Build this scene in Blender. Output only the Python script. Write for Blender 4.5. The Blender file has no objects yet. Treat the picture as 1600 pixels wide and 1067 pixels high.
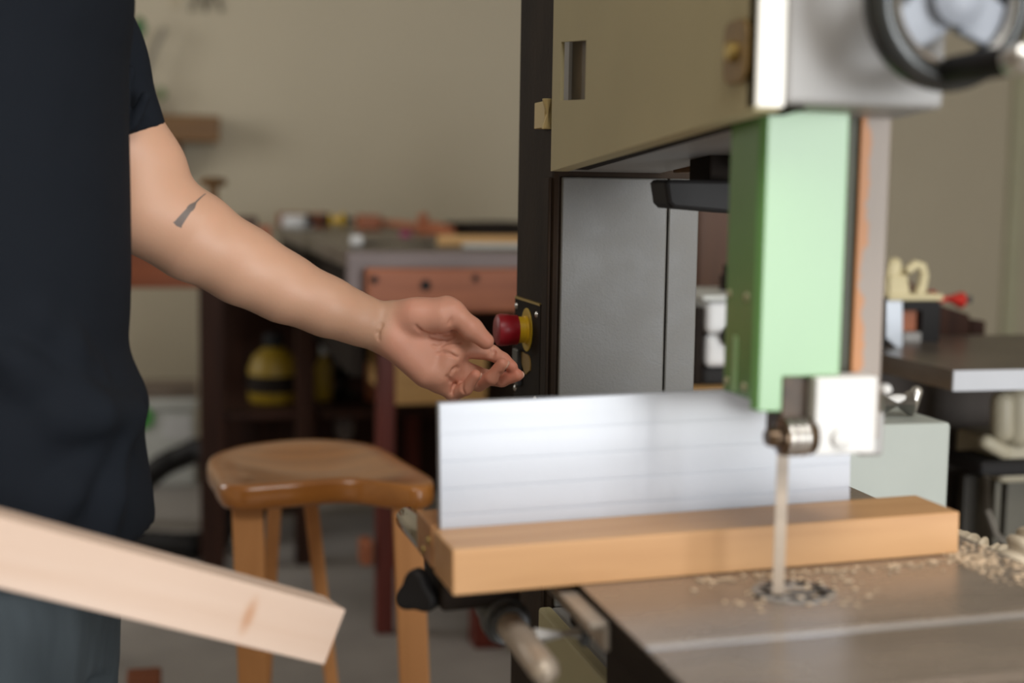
import bpy, bmesh, math, random
import numpy as np
from mathutils import Vector, Matrix, noise
random.seed(7)
scene = bpy.context.scene
C = scene.collection

# ------------------------------------------------------------------ camera
EYE = Vector((0.0, 0.0, 1.2))
YAW, PITCH, ROLL, LENS = math.radians(13.8), math.radians(6.1), math.radians(0.87), 50.0
FPX = LENS / 36.0 * 1600.0
fwd = Vector((math.sin(YAW) * math.cos(PITCH), math.cos(YAW) * math.cos(PITCH), -math.sin(PITCH)))
rt0 = Vector((math.cos(YAW), -math.sin(YAW), 0.0))
up0 = rt0.cross(fwd)
RT = rt0 * math.cos(ROLL) + up0 * math.sin(ROLL)
UP = up0 * math.cos(ROLL) - rt0 * math.sin(ROLL)
cam_data = bpy.data.cameras.new('camera')
cam = bpy.data.objects.new('camera', cam_data)
C.objects.link(cam)
cam.matrix_world = Matrix(((RT.x, UP.x, -fwd.x, EYE.x), (RT.y, UP.y, -fwd.y, EYE.y), (RT.z, UP.z, -fwd.z, EYE.z), (0, 0, 0, 1)))
cam_data.lens = LENS
cam_data.sensor_width = 36.0
cam_data.clip_start = 0.05
cam_data.dof.use_dof = True
cam_data.dof.focus_distance = 1.63
cam_data.dof.aperture_fstop = 2.4
scene.camera = cam

# ------------------------------------------------------------------ view, world, lights
vs = scene.view_settings
vs.view_transform = 'Standard'
vs.look = 'None'
vs.gamma = 1.0
vs.use_curve_mapping = False
vs.exposure = 0.0
world = bpy.data.worlds.new('world')
scene.world = world
world.use_nodes = True
world.node_tree.nodes['Background'].inputs[0].default_value = (0.75, 0.85, 1.0, 1)
world.node_tree.nodes['Background'].inputs[1].default_value = 1.0


def area(name, loc, target, sx, sy, power, col=(1, 1, 1)):
    d = bpy.data.lights.new(name, 'AREA')
    d.shape = 'RECTANGLE'
    d.size, d.size_y = sx, sy
    d.energy = power
    d.color = col
    o = bpy.data.objects.new(name, d)
    C.objects.link(o)
    o.location = loc
    o.rotation_euler = (Vector(target) - Vector(loc)).to_track_quat('-Z', 'Y').to_euler()
    return o


ROOM = dict(x0=-2.2, x1=5.2, y0=-3.2, y1=6.6, z1=3.0)
PANES = [1.84, 2.96]
for cx in PANES:
    area('opening_light', (cx, ROOM['y0'] + 0.02, 1.13), (cx, 1.0, 1.13), 1.03, 2.2, 102, (0.96, 0.985, 1.0))  # daylight through the doors behind the camera
area('overhead_fill', (0.45, -0.6, ROOM['z1'] - 0.02), (0.45, -0.6, 0), 1.4, 1.2, 62, (1.0, 0.98, 0.95))  # added overhead fill for top faces and the hand; the ceiling is closed
area('opening_light', (ROOM['x0'] + 0.02, 4.6, 1.8), (2.0, 6.2, 1.6), 1.3, 1.2, 30, (1.0, 0.98, 0.93))  # added side fill to brighten the far wall, set in an added window


# ------------------------------------------------------------------ materials
def srgb(r, g, b):
    f = lambda c: c / 12.92 if c <= 0.04045 else ((c + 0.055) / 1.055) ** 2.4
    return (f(r / 255), f(g / 255), f(b / 255), 1)


def new_mat(name):
    m = bpy.data.materials.new(name)
    m.use_nodes = True
    return m, m.node_tree, m.node_tree.nodes['Principled BSDF']


def mat(name, col, rough=0.5, metal=0.0, var=0.12, scale=(8, 8, 8), bump=0.0, bump_scale=120, detail=4, spec=0.5, coat=0.0, rvar=0.0, coat_rough=0.1):
    m, nt, b = new_mat(name)
    N, Lk = nt.nodes, nt.links
    tc = N.new('ShaderNodeTexCoord')
    mp = N.new('ShaderNodeMapping')
    mp.inputs['Scale'].default_value = scale
    Lk.new(tc.outputs['Object'], mp.inputs['Vector'])
    nz = N.new('ShaderNodeTexNoise')
    nz.inputs['Scale'].default_value = 1.0
    nz.inputs['Detail'].default_value = detail
    Lk.new(mp.outputs['Vector'], nz.inputs['Vector'])
    cr = N.new('ShaderNodeValToRGB')
    lo = tuple(c * (1 - var) for c in col[:3]) + (1,)
    hi = tuple(min(1, c * (1 + var)) for c in col[:3]) + (1,)
    cr.color_ramp.elements[0].color = lo
    cr.color_ramp.elements[0].position = 0.3
    cr.color_ramp.elements[1].color = hi
    cr.color_ramp.elements[1].position = 0.7
    Lk.new(nz.outputs['Fac'], cr.inputs['Fac'])
    Lk.new(cr.outputs['Color'], b.inputs['Base Color'])
    b.inputs['Roughness'].default_value = rough
    b.inputs['Metallic'].default_value = metal
    b.inputs['Specular IOR Level'].default_value = spec
    b.inputs['Coat Weight'].default_value = coat
    b.inputs['Coat Roughness'].default_value = coat_rough
    if rvar:
        mr = N.new('ShaderNodeMapRange')
        mr.inputs[3].default_value = rough - rvar
        mr.inputs[4].default_value = rough + rvar
        Lk.new(nz.outputs['Fac'], mr.inputs[0])
        Lk.new(mr.outputs[0], b.inputs['Roughness'])
    if bump:
        n2 = N.new('ShaderNodeTexNoise')
        n2.inputs['Scale'].default_value = bump_scale
        n2.inputs['Detail'].default_value = 3
        Lk.new(tc.outputs['Object'], n2.inputs['Vector'])
        bp = N.new('ShaderNodeBump')
        bp.inputs['Strength'].default_value = bump
        bp.inputs['Distance'].default_value = 0.002
        Lk.new(n2.outputs['Fac'], bp.inputs['Height'])
        Lk.new(bp.outputs['Normal'], b.inputs['Normal'])
    return m


def wood(name, col, dark, rough=0.5, axis='x', coat=0.0, grain=1.0, rot=0.0, spec=0.4):
    """Long-grain wood: noise stretched along one axis plus fine streaks."""
    m, nt, b = new_mat(name)
    N, Lk = nt.nodes, nt.links
    tc = N.new('ShaderNodeTexCoord')
    mp = N.new('ShaderNodeMapping')
    s = {'x': (3, 45, 45), 'y': (45, 3, 45), 'z': (45, 45, 3)}[axis]
    mp.inputs['Scale'].default_value = tuple(v * grain for v in s)
    mp.inputs['Rotation'].default_value = (0, 0, rot)
    Lk.new(tc.outputs['Object'], mp.inputs['Vector'])
    nz = N.new('ShaderNodeTexNoise')
    nz.inputs['Scale'].default_value = 1.0
    nz.inputs['Detail'].default_value = 6
    nz.inputs['Distortion'].default_value = 0.6
    Lk.new(mp.outputs['Vector'], nz.inputs['Vector'])
    big = N.new('ShaderNodeTexNoise')
    big.inputs['Scale'].default_value = 0.18
    Lk.new(mp.outputs['Vector'], big.inputs['Vector'])
    ad = N.new('ShaderNodeMath')
    ad.operation = 'MULTIPLY_ADD'
    ad.inputs[1].default_value = 0.5
    Lk.new(big.outputs['Fac'], ad.inputs[0])
    hf = N.new('ShaderNodeMath')
    hf.operation = 'MULTIPLY'
    hf.inputs[1].default_value = 0.5
    Lk.new(nz.outputs['Fac'], hf.inputs[0])
    Lk.new(hf.outputs[0], ad.inputs[2])
    cr = N.new('ShaderNodeValToRGB')
    cr.color_ramp.elements[0].color = dark
    cr.color_ramp.elements[0].position = 0.32
    cr.color_ramp.elements[1].color = col
    cr.color_ramp.elements[1].position = 0.62
    Lk.new(ad.outputs[0], cr.inputs['Fac'])
    Lk.new(cr.outputs['Color'], b.inputs['Base Color'])
    b.inputs['Roughness'].default_value = rough
    b.inputs['Specular IOR Level'].default_value = spec
    b.inputs['Coat Weight'].default_value = coat
    b.inputs['Coat Roughness'].default_value = 0.18
    return m


M = {}
M['wall'] = mat('wall_paint', (0.47, 0.41, 0.305, 1), 0.85, var=0.03, scale=(1.5, 1.5, 1.5), bump=0.15, bump_scale=300)
M['ceiling'] = mat('ceiling_paint', (0.66, 0.62, 0.55, 1), 0.9, var=0.02)
M['floor'] = mat('concrete_floor', (0.29, 0.265, 0.245, 1), 0.6, var=0.25, scale=(2.2, 2.2, 2.2), bump=0.3, bump_scale=60, detail=7)
M['trim'] = mat('trim_paint', (0.42, 0.40, 0.27, 1), 0.6, var=0.05)
M['iron'] = mat('dark_brown_iron', (0.026, 0.016, 0.010, 1), 0.7, 0.0, var=0.35, scale=(14, 14, 5), bump=0.2, spec=0.15)
M['cream'] = mat('aged_cream_paint', (0.47, 0.415, 0.25, 1), 0.6, var=0.06, scale=(4, 4, 4), bump=0.12, bump_scale=90, spec=0.2)
M['greypaint'] = mat('grey_enamel', (0.30, 0.29, 0.28, 1), 0.45, var=0.05, scale=(5, 5, 5), spec=0.5)
M['hammered'] = mat('grey_sheet_metal', (0.125, 0.12, 0.11, 1), 0.5, 0.0, var=0.12, scale=(30, 30, 30), bump=0.16, bump_scale=420, rvar=0.12)
M['green'] = mat('green_enamel', (0.12, 0.27, 0.085, 1), 0.25, var=0.06, scale=(6, 6, 3), spec=0.55)
M['steelbar'] = None
M['steel'] = mat('machined_steel', (0.52, 0.50, 0.47, 1), 0.30, 0.9, var=0.1, scale=(40, 40, 40))
M['chrome'] = mat('polished_chrome', (0.50, 0.48, 0.45, 1), 0.06, 1.0, var=0.03)
M['bright'] = mat('bright_ground_steel', (0.66, 0.65, 0.63, 1), 0.5, 0.0, var=0.04, scale=(20, 20, 20))
M['bronze'] = mat('oily_bronze', (0.085, 0.052, 0.028, 1), 0.22, 0.6, var=0.3, scale=(40, 40, 40))
M['brass'] = mat('dull_brass', (0.42, 0.30, 0.10, 1), 0.38, 0.8, var=0.15, scale=(30, 30, 30))
M['blade'] = mat('blade_steel', (0.36, 0.29, 0.225, 1), 0.4, 0.0, var=0.2, scale=(3, 3, 30), spec=0.3)
M['castiron'] = mat('worn_table_iron', (0.29, 0.235, 0.19, 1), 0.27, 0.45, var=0.16, scale=(7, 16, 7), bump=0.1, bump_scale=200, rvar=0.08)
M['black'] = mat('black_plastic', (0.011, 0.010, 0.010, 1), 0.55, var=0.1, spec=0.2)
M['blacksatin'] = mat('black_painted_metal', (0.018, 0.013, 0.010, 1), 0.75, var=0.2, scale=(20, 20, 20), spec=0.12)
M['darkgrey'] = mat('dark_grey_metal', (0.07, 0.075, 0.08, 1), 0.38, 0.3, var=0.15, scale=(20, 20, 20))
M['red'] = mat('red_plastic', (0.30, 0.005, 0.012, 1), 0.42, var=0.05)
M['yellow'] = mat('yellow_plastic', (0.72, 0.45, 0.012, 1), 0.45, var=0.05)
M['alu'] = None
M['tshirt'] = None
M['trousers'] = mat('grey_denim', (0.045, 0.055, 0.062, 1), 0.9, var=0.25, scale=(25, 25, 6), bump=0.4, bump_scale=400, spec=0.15)
M['hair'] = mat('black_hair', (0.012, 0.010, 0.009, 1), 0.45, var=0.2, scale=(60, 60, 10))
M['shoe'] = mat('dark_shoe', (0.03, 0.028, 0.026, 1), 0.6, var=0.1)
M['maple'] = wood('pale_board_wood', srgb(200, 156, 110), srgb(172, 126, 82), 0.42, 'x', grain=0.8)
M['spruce'] = wood('planed_pale_wood', srgb(206, 184, 168), srgb(192, 164, 144), 0.6, 'x', grain=0.7)
M['stool'] = wood('oiled_stool_wood', srgb(188, 120, 52), srgb(136, 80, 32), 0.30, 'x', coat=0.8, grain=0.6)
M['stoolleg'] = wood('oiled_leg_wood', srgb(218, 156, 100), srgb(188, 128, 76), 0.45, 'z', grain=0.6)
M['redwood'] = wood('red_brown_wood', srgb(112, 44, 32), srgb(76, 28, 20), 0.5, 'z')
M['darkwood'] = wood('dark_bench_wood', srgb(62, 38, 28), srgb(36, 22, 17), 0.6, 'z', spec=0.15)
M['bluntwood'] = wood('vise_jaw_wood', srgb(176, 106, 72), srgb(138, 78, 50), 0.5, 'x')
M['benchtop'] = mat('stained_bench_top', (0.135, 0.112, 0.088, 1), 0.38, var=0.3, scale=(3, 12, 6), spec=0.5)
M['benchband'] = mat('greyed_bench_edge', (0.20, 0.155, 0.15, 1), 0.5, var=0.15, scale=(4, 10, 20))
M['palewood'] = wood('plywood', srgb(216, 172, 112), srgb(190, 146, 90), 0.55, 'x')
M['orangewood'] = wood('orange_wood', srgb(146, 74, 32), srgb(100, 46, 18), 0.5, 'x')
M['brownwood'] = wood('brown_wood', srgb(116, 80, 34), srgb(84, 56, 22), 0.5, 'x')
M['cabinetwood'] = wood('dark_cabinet_wood', srgb(92, 58, 34), srgb(58, 34, 20), 0.5, 'z')
M['white'] = mat('white_plastic', (0.66, 0.66, 0.66, 1), 0.45, var=0.03)
M['offwhite'] = mat('off_white_plastic', (0.55, 0.56, 0.53, 1), 0.5, var=0.04)
M['leafgreen'] = mat('leaf_green', (0.05, 0.14, 0.045, 1), 0.5, var=0.3, scale=(30, 30, 30))
M['stem'] = mat('plant_stem', (0.24, 0.215, 0.17, 1), 0.7, var=0.2, scale=(20, 20, 20))
M['greenlabel'] = mat('green_sticker', (0.07, 0.33, 0.06, 1), 0.5, var=0.03)
M['cabinetgrey'] = mat('pale_green_grey_enamel', (0.385, 0.41, 0.375, 1), 0.5, var=0.03, spec=0.3)
M['beigemetal'] = mat('beige_machine_paint', (0.38, 0.34, 0.25, 1), 0.5, var=0.06)
M['planewood'] = wood('pale_plane_wood', srgb(214, 202, 164), srgb(194, 180, 138), 0.5, 'x')
M['hose'] = mat('cream_hose', (0.50, 0.42, 0.31, 1), 0.55, var=0.1, scale=(20, 20, 20))
M['sawdust'] = mat('sawdust', (0.55, 0.42, 0.29, 1), 0.95, var=0.35, scale=(120, 120, 120))
M['pink'] = mat('copper_pink', (0.36, 0.16, 0.10, 1), 0.5, var=0.2)
M['olivetool'] = mat('yellow_tool_case', (0.27, 0.17, 0.006, 1), 0.5, var=0.1)
M['magenta'] = mat('magenta_plastic', (0.35, 0.03, 0.13, 1), 0.5, var=0.1)


def make_alu():
    m, nt, b = new_mat('brushed_aluminium')
    N, Lk = nt.nodes, nt.links
    tc = N.new('ShaderNodeTexCoord')
    mp = N.new('ShaderNodeMapping')
    mp.inputs['Scale'].default_value = (2, 2, 500)
    Lk.new(tc.outputs['Object'], mp.inputs['Vector'])
    nz = N.new('ShaderNodeTexNoise')
    nz.inputs['Scale'].default_value = 1
    nz.inputs['Detail'].default_value = 3
    Lk.new(mp.outputs['Vector'], nz.inputs['Vector'])
    mr = N.new('ShaderNodeMapRange')
    mr.inputs[3].default_value = 0.17
    mr.inputs[4].default_value = 0.27
    Lk.new(nz.outputs['Fac'], mr.inputs[0])
    Lk.new(mr.outputs[0], b.inputs['Roughness'])
    b.inputs['Base Color'].default_value = (0.42, 0.445, 0.50, 1)
    b.inputs['Metallic'].default_value = 0.0
    b.inputs['Specular IOR Level'].default_value = 0.55
    return m


M['alu'] = make_alu()


def make_steelbar():
    """Grey steel bar whose left edge has worn to an orange rusty patch."""
    m, nt, b = new_mat('rust_edged_steel')
    N, Lk = nt.nodes, nt.links
    tc = N.new('ShaderNodeTexCoord')
    nz = N.new('ShaderNodeTexNoise')
    nz.inputs['Scale'].default_value = 46
    nz.inputs['Detail'].default_value = 5
    Lk.new(tc.outputs['Object'], nz.inputs['Vector'])
    sp = N.new('ShaderNodeSeparateXYZ')
    Lk.new(tc.outputs['Generated'], sp.inputs[0])
    ad = N.new('ShaderNodeMath')
    ad.operation = 'MULTIPLY_ADD'
    ad.inputs[1].default_value = 0.75
    Lk.new(nz.outputs['Fac'], ad.inputs[0])
    Lk.new(sp.outputs['X'], ad.inputs[2])
    cr = N.new('ShaderNodeValToRGB')
    cr.color_ramp.elements[0].color = srgb(172, 114, 64)
    cr.color_ramp.elements[0].position = 0.60
    cr.color_ramp.elements[1].color = srgb(140, 128, 118)
    cr.color_ramp.elements[1].position = 0.72
    Lk.new(ad.outputs[0], cr.inputs['Fac'])
    Lk.new(cr.outputs['Color'], b.inputs['Base Color'])
    b.inputs['Roughness'].default_value = 0.5
    b.inputs['Metallic'].default_value = 0.0
    return m


M['steelbar'] = make_steelbar()


def make_tshirt():
    m, nt, b = new_mat('navy_black_cotton')
    N, Lk = nt.nodes, nt.links
    tc = N.new('ShaderNodeTexCoord')
    n2 = N.new('ShaderNodeTexNoise')
    n2.inputs['Scale'].default_value = 9
    n2.inputs['Detail'].default_value = 2
    Lk.new(tc.outputs['Object'], n2.inputs['Vector'])
    bp = N.new('ShaderNodeBump')
    bp.inputs['Strength'].default_value = 0.35
    bp.inputs['Distance'].default_value = 0.02
    Lk.new(n2.outputs['Fac'], bp.inputs['Height'])
    wv = N.new('ShaderNodeTexNoise')
    wv.inputs['Scale'].default_value = 700
    Lk.new(tc.outputs['Object'], wv.inputs['Vector'])
    b2 = N.new('ShaderNodeBump')
    b2.inputs['Strength'].default_value = 0.25
    b2.inputs['Distance'].default_value = 0.001
    Lk.new(wv.outputs['Fac'], b2.inputs['Height'])
    Lk.new(bp.outputs['Normal'], b2.inputs['Normal'])
    Lk.new(b2.outputs['Normal'], b.inputs['Normal'])
    b.inputs['Base Color'].default_value = (0.0085, 0.0105, 0.0145, 1)
    b.inputs['Roughness'].default_value = 0.92
    b.inputs['Specular IOR Level'].default_value = 0.1
    return m


M['tshirt'] = make_tshirt()


# ------------------------------------------------------------------ helpers
ROOT = {}


def P(px, py, D):
    """A point seen at photograph pixel (px, py), D metres away along the view axis."""
    return EYE + (fwd + RT * ((px - 800.0) / FPX) + UP * ((533.5 - py) / FPX)) * D


def on_z(px, py, z):
    v = fwd + RT * ((px - 800.0) / FPX) + UP * ((533.5 - py) / FPX)
    return EYE + v * ((z - EYE.z) / v.z)


def on_y(px, py, y):
    v = fwd + RT * ((px - 800.0) / FPX) + UP * ((533.5 - py) / FPX)
    return EYE + v * (y / v.y)


def on_x(px, py, x):
    v = fwd + RT * ((px - 800.0) / FPX) + UP * ((533.5 - py) / FPX)
    return EYE + v * (x / v.x)


def BM():
    return bmesh.new()


def box(bm, x0, x1, y0, y1, z0, z1, mx=None):
    vs_ = [bm.verts.new((x, y, z)) for x in (x0, x1) for y in (y0, y1) for z in (z0, z1)]
    for f in ((0, 1, 3, 2), (4, 6, 7, 5), (0, 4, 5, 1), (2, 3, 7, 6), (0, 2, 6, 4), (1, 5, 7, 3)):
        bm.faces.new([vs_[i] for i in f])
    if mx is not None:
        bmesh.ops.transform(bm, matrix=mx, verts=vs_)
    return bm


def hexa(bm, a, b):
    """Box from two quads of matching corners."""
    va = [bm.verts.new(p) for p in a]
    vb = [bm.verts.new(p) for p in b]
    n = len(va)
    bm.faces.new(va[::-1])
    bm.faces.new(vb)
    for i in range(n):
        j = (i + 1) % n
        bm.faces.new((va[i], va[j], vb[j], vb[i]))
    return bm


def prism(bm, pts, vec):
    v = Vector(vec)
    return hexa(bm, [Vector(p) for p in pts], [Vector(p) + v for p in pts])


def frame_of(t):
    t = t.normalized()
    h = Vector((0, 0, 1)) if abs(t.z) < 0.9 else Vector((1, 0, 0))
    n = t.cross(h).normalized()
    return n, n.cross(t).normalized()


def tube(bm, pts, rad, seg=16, cap=True, round_ends=False):
    pts = [Vector(p) for p in pts]
    rs = list(rad) if hasattr(rad, '__len__') else [rad] * len(pts)
    if round_ends:
        d0, d1 = (pts[0] - pts[1]).normalized(), (pts[-1] - pts[-2]).normalized()
        a, ar, e, er = [], [], [], []
        for k in (1, 2, 3):
            an = math.pi / 2 * k / 3.3
            a.insert(0, pts[0] + d0 * rs[0] * math.sin(an)); ar.insert(0, rs[0] * math.cos(an))
            e.append(pts[-1] + d1 * rs[-1] * math.sin(an)); er.append(rs[-1] * math.cos(an))
        pts, rs = a + pts + e, ar + rs + er
    rings = []
    n = None
    for i, p in enumerate(pts):
        t = (pts[min(i + 1, len(pts) - 1)] - pts[max(i - 1, 0)]).normalized()
        if n is None:
            n, b = frame_of(t)
        else:
            n = (n - t * n.dot(t)).normalized()
            b = t.cross(n)
        rings.append([bm.verts.new(p + (n * math.cos(2 * math.pi * k / seg) + b * math.sin(2 * math.pi * k / seg)) * rs[i]) for k in range(seg)])
    for i in range(len(rings) - 1):
        for k in range(seg):
            j = (k + 1) % seg
            bm.faces.new((rings[i][k], rings[i][j], rings[i + 1][j], rings[i + 1][k]))
    if cap:
        bm.faces.new(rings[0][::-1])
        bm.faces.new(rings[-1])
    return bm


def lathe(bm, origin, axis, prof, seg=32):
    """prof: (distance along axis, radius) pairs."""
    o, ax = Vector(origin), Vector(axis).normalized()
    n, b = frame_of(ax)
    rings = []
    for h, r in prof:
        rings.append([bm.verts.new(o + ax * h + (n * math.cos(2 * math.pi * k / seg) + b * math.sin(2 * math.pi * k / seg)) * max(r, 1e-5)) for k in range(seg)])
    for i in range(len(rings) - 1):
        for k in range(seg):
            j = (k + 1) % seg
            bm.faces.new((rings[i][k], rings[i][j], rings[i + 1][j], rings[i + 1][k]))
    bm.faces.new(rings[0][::-1])
    bm.faces.new(rings[-1])
    return bm


def torus(bm, c, axis, R, prof, seg=48):
    """Ring about axis; prof: closed loop of (radial offset, axial offset)."""
    c, ax = Vector(c), Vector(axis).normalized()
    n, b = frame_of(ax)
    rings = []
    for k in range(seg):
        a = 2 * math.pi * k / seg
        d = n * math.cos(a) + b * math.sin(a)
        rings.append([bm.verts.new(c + d * (R + pr) + ax * pa) for pr, pa in prof])
    m_ = len(prof)
    for k in range(seg):
        for i in range(m_):
            j = (i + 1) % m_
            bm.faces.new((rings[k][i], rings[k][j], rings[(k + 1) % seg][j], rings[(k + 1) % seg][i]))
    return bm


def ball(bm, c, r, seg=20, squash=(1, 1, 1)):
    ret = bmesh.ops.create_uvsphere(bm, u_segments=seg, v_segments=max(8, seg // 2), radius=1.0)
    mx = Matrix.Translation(c) @ Matrix.Diagonal((r * squash[0], r * squash[1], r * squash[2], 1))
    bmesh.ops.transform(bm, matrix=mx, verts=ret['verts'])
    return bm


def link(name, me, parent, origin):
    o = bpy.data.objects.new(name, me)
    C.objects.link(o)
    if parent is not None:
        o.parent = parent
        ROOT[o.name] = origin
    else:
        o.location = origin
        ROOT[o.name] = origin
    return o


def obj(name, bm, material, parent=None, bevel=0.0, seg=2, smooth=False, origin=None, sharp=35):
    """Link a bmesh (built in world coordinates) as ONE object, under its thing or on its own."""
    bmesh.ops.recalc_face_normals(bm, faces=bm.faces)
    if parent is not None:
        org = ROOT[parent.name]
    else:
        if origin is None:
            cs = [v.co for v in bm.verts]
            origin = Vector((sum(c.x for c in cs) / len(cs), sum(c.y for c in cs) / len(cs), min(c.z for c in cs)))
        org = Vector(origin)
    bmesh.ops.translate(bm, verts=bm.verts, vec=-org)
    me = bpy.data.meshes.new(name)
    bm.to_mesh(me)
    bm.free()
    me.materials.append(material)
    o = link(name, me, parent, org)
    if smooth:
        for p in me.polygons:
            p.use_smooth = True
        me.set_sharp_from_angle(angle=math.radians(sharp))
    if bevel:
        md = o.modifiers.new('bevel', 'BEVEL')
        md.width = bevel
        md.segments = seg
        md.limit_method = 'ANGLE'
        md.angle_limit = math.radians(40)
        md.harden_normals = False
    return o


def tag(o, label, cat, group=None):
    o['label'] = label
    o['category'] = cat
    if group:
        o['group'] = group
    return o


def thing(name, label, cat, loc, group=None):
    o = bpy.data.objects.new(name, None)
    o.empty_display_size = 0.05
    C.objects.link(o)
    o.location = loc
    ROOT[o.name] = Vector(loc)
    return tag(o, label, cat, group)


def struct(name, bm, material, **kw):
    o = obj(name, bm, material, **kw)
    o['kind'] = 'structure'
    return o


# ------------------------------------------------------------------ the room
X0, X1, Y0, Y1, Z1 = ROOM['x0'], ROOM['x1'], ROOM['y0'], ROOM['y1'], ROOM['z1']
T = 0.12
struct('floor', box(BM(), X0 - T, X1 + T, Y0 - T, Y1 + T, -0.1, 0.0), M['floor'])
struct('ceiling', box(BM(), X0 - T, X1 + T, Y0 - T, Y1 + T, Z1, Z1 + 0.1), M['ceiling'])
struct('wall_back', box(BM(), X0 - T, X1 + T, Y1, Y1 + T, 0, Z1), M['wall'])
struct('wall_right', box(BM(), X1, X1 + T, Y0, Y1, 0, Z1), M['wall'])
bm = BM()                                   # side wall; its window opening is added for the side fill
box(bm, X0 - T, X0, Y0, 3.9, 0, Z1); box(bm, X0 - T, X0, 5.3, Y1, 0, Z1)
box(bm, X0 - T, X0, 3.9, 5.3, 0, 1.15); box(bm, X0 - T, X0, 3.9, 5.3, 2.45, Z1)
struct('wall_left', bm, M['wall'])
bm = BM()                                   # wall behind the photographer: a tall pair of glazed doors
box(bm, X0 - T, 1.28, Y0 - T, Y0, 0, Z1); box(bm, 3.52, X1 + T, Y0 - T, Y0, 0, Z1)
box(bm, 1.28, 3.52, Y0 - T, Y0, 2.30, Z1)
struct('wall_front', bm, M['wall'])
bm = BM()
for x, w in ((1.28, .045), (2.355, .09), (3.475, .045)):
    box(bm, x, x + w, Y0 - 0.06, Y0 + 0.03, 0.0, 2.30)
box(bm, 1.325, 3.475, Y0 - 0.06, Y0 + 0.03, 0.0, 0.03); box(bm, 1.325, 3.475, Y0 - 0.06, Y0 + 0.03, 2.23, 2.30)
struct('window_1', bm, M['trim'])
bm = BM()
box(bm, X0 - 0.06, X0 + 0.03, 3.9, 3.95, 1.15, 2.45); box(bm, X0 - 0.06, X0 + 0.03, 5.25, 5.3, 1.15, 2.45)
box(bm, X0 - 0.06, X0 + 0.03, 3.9, 5.3, 1.15, 1.2); box(bm, X0 - 0.06, X0 + 0.03, 3.9, 5.3, 2.4, 2.45)
struct('added_window', bm, M['trim'])  # frame round the added opening of the side fill
# the upright trim on the far wall at the photograph's edge, standing a little proud
c = on_y(1572, 300, Y1)
struct('trim_1', box(BM(), c.x, c.x + 0.085, Y1 - 0.05, Y1, 0, Z1), M['trim'], bevel=0.01)

# ------------------------------------------------------------------ the bandsaw
saw = thing('bandsaw', 'cream and dark brown bandsaw with a light green blade guard and iron table', 'bandsaw', (0.53, 1.65, 0.0))
XF = 0.4434                                  # operator-side face of the column
YC = 1.6145                                  # throat-side face of the column


def slope_z(y):
    """Height of the upper wheel case's inclined underside."""
    return 1.2248 + (1.541 - y) * (1.2640 - 1.2248) / (1.541 - 0.985)


bm = box(BM(), XF, 0.625, YC, 1.790, 0.0, 1.95)
obj('column', bm, M['iron'], saw, bevel=0.006)
obj('throat_plate', box(BM(), 0.4525, 0.5835, YC - 0.006, YC, 0.70, slope_z(YC) - 0.004), M['hammered'], saw, bevel=0.002)
obj('throat_plate', box(BM(), 0.5850, 0.6235, YC - 0.006, YC, 0.70, slope_z(YC) - 0.004), M['hammered'], saw, bevel=0.002)
obj('column_strip', box(BM(), XF - 0.004, XF, 1.620, 1.646, 0.1, 1.215), M['iron'], saw, bevel=0.002)

# upper wheel case: grey frame, cream door on the operator side
FX0, FX1, FY0 = 0.4470, 0.5773, 0.9855
bm = BM()
prism(bm, [(FX0, FY0, slope_z(FY0) + 0.002), (FX0, YC, slope_z(YC) + 0.002), (FX0, YC, 1.86), (FX0, 1.5, 1.93), (FX0, 1.12, 1.93), (FX0, FY0, 1.82)], (FX1 - FX0, 0, 0))
obj('upper_wheel_case', bm, M['greypaint'], saw, bevel=0.004)
# door: sheet panel with a hole, wrapped round the front edge
DX = 0.4232
bm = BM()
yA, yB = 1.553, 0.9862
zt = 1.90


def slab(y0, y1, z00, z01, z10, z11, x0=DX, x1=DX + 0.004):
    hexa(bm, [(x0, y0, z00), (x0, y1, z10), (x0, y1, z11), (x0, y0, z01)], [(x1, y0, z00), (x1, y1, z10), (x1, y1, z11), (x1, y0, z01)])


sy0, sy1, sz0, sz1, sz0b, sz1b = 1.5190, 1.4235, 1.2976, 1.3606, 1.2933, 1.3533    # slot
slab(yA, sy0, slope_z(yA), zt, slope_z(sy0), zt)
slab(sy0, sy1, sz1, zt, sz1b, zt)
slab(sy0, sy1, slope_z(sy0), sz0, slope_z(sy1), sz0b)
slab(sy1, yB, slope_z(sy1), zt, slope_z(yB), zt)
bmesh.ops.remove_doubles(bm, verts=bm.verts, dist=1e-5)
door = obj('door', bm, M['cream'], saw)
# the door's folded front edge, rounded; light on it put into a paler cream
bm = BM()
pts = [(DX, 0.9875)] + [(DX + 0.0025 - 0.0025 * math.cos(a), 0.9870 - 0.0025 * math.sin(a)) for a in [math.pi / 2 * k / 5 for k in range(6)]] + [(0.4445, 0.9845), (0.4465, 0.9860), (0.4465, 1.0000), (DX, 1.0000)]
prism(bm, [(x, y, slope_z(0.99)) for x, y in pts], (0, 0, zt - slope_z(0.99)))
obj('door_edge', bm, mat('lit_cream_paint', (0.80, 0.77, 0.70, 1), 0.35, var=0.03, spec=0.6), door, smooth=True)
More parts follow.
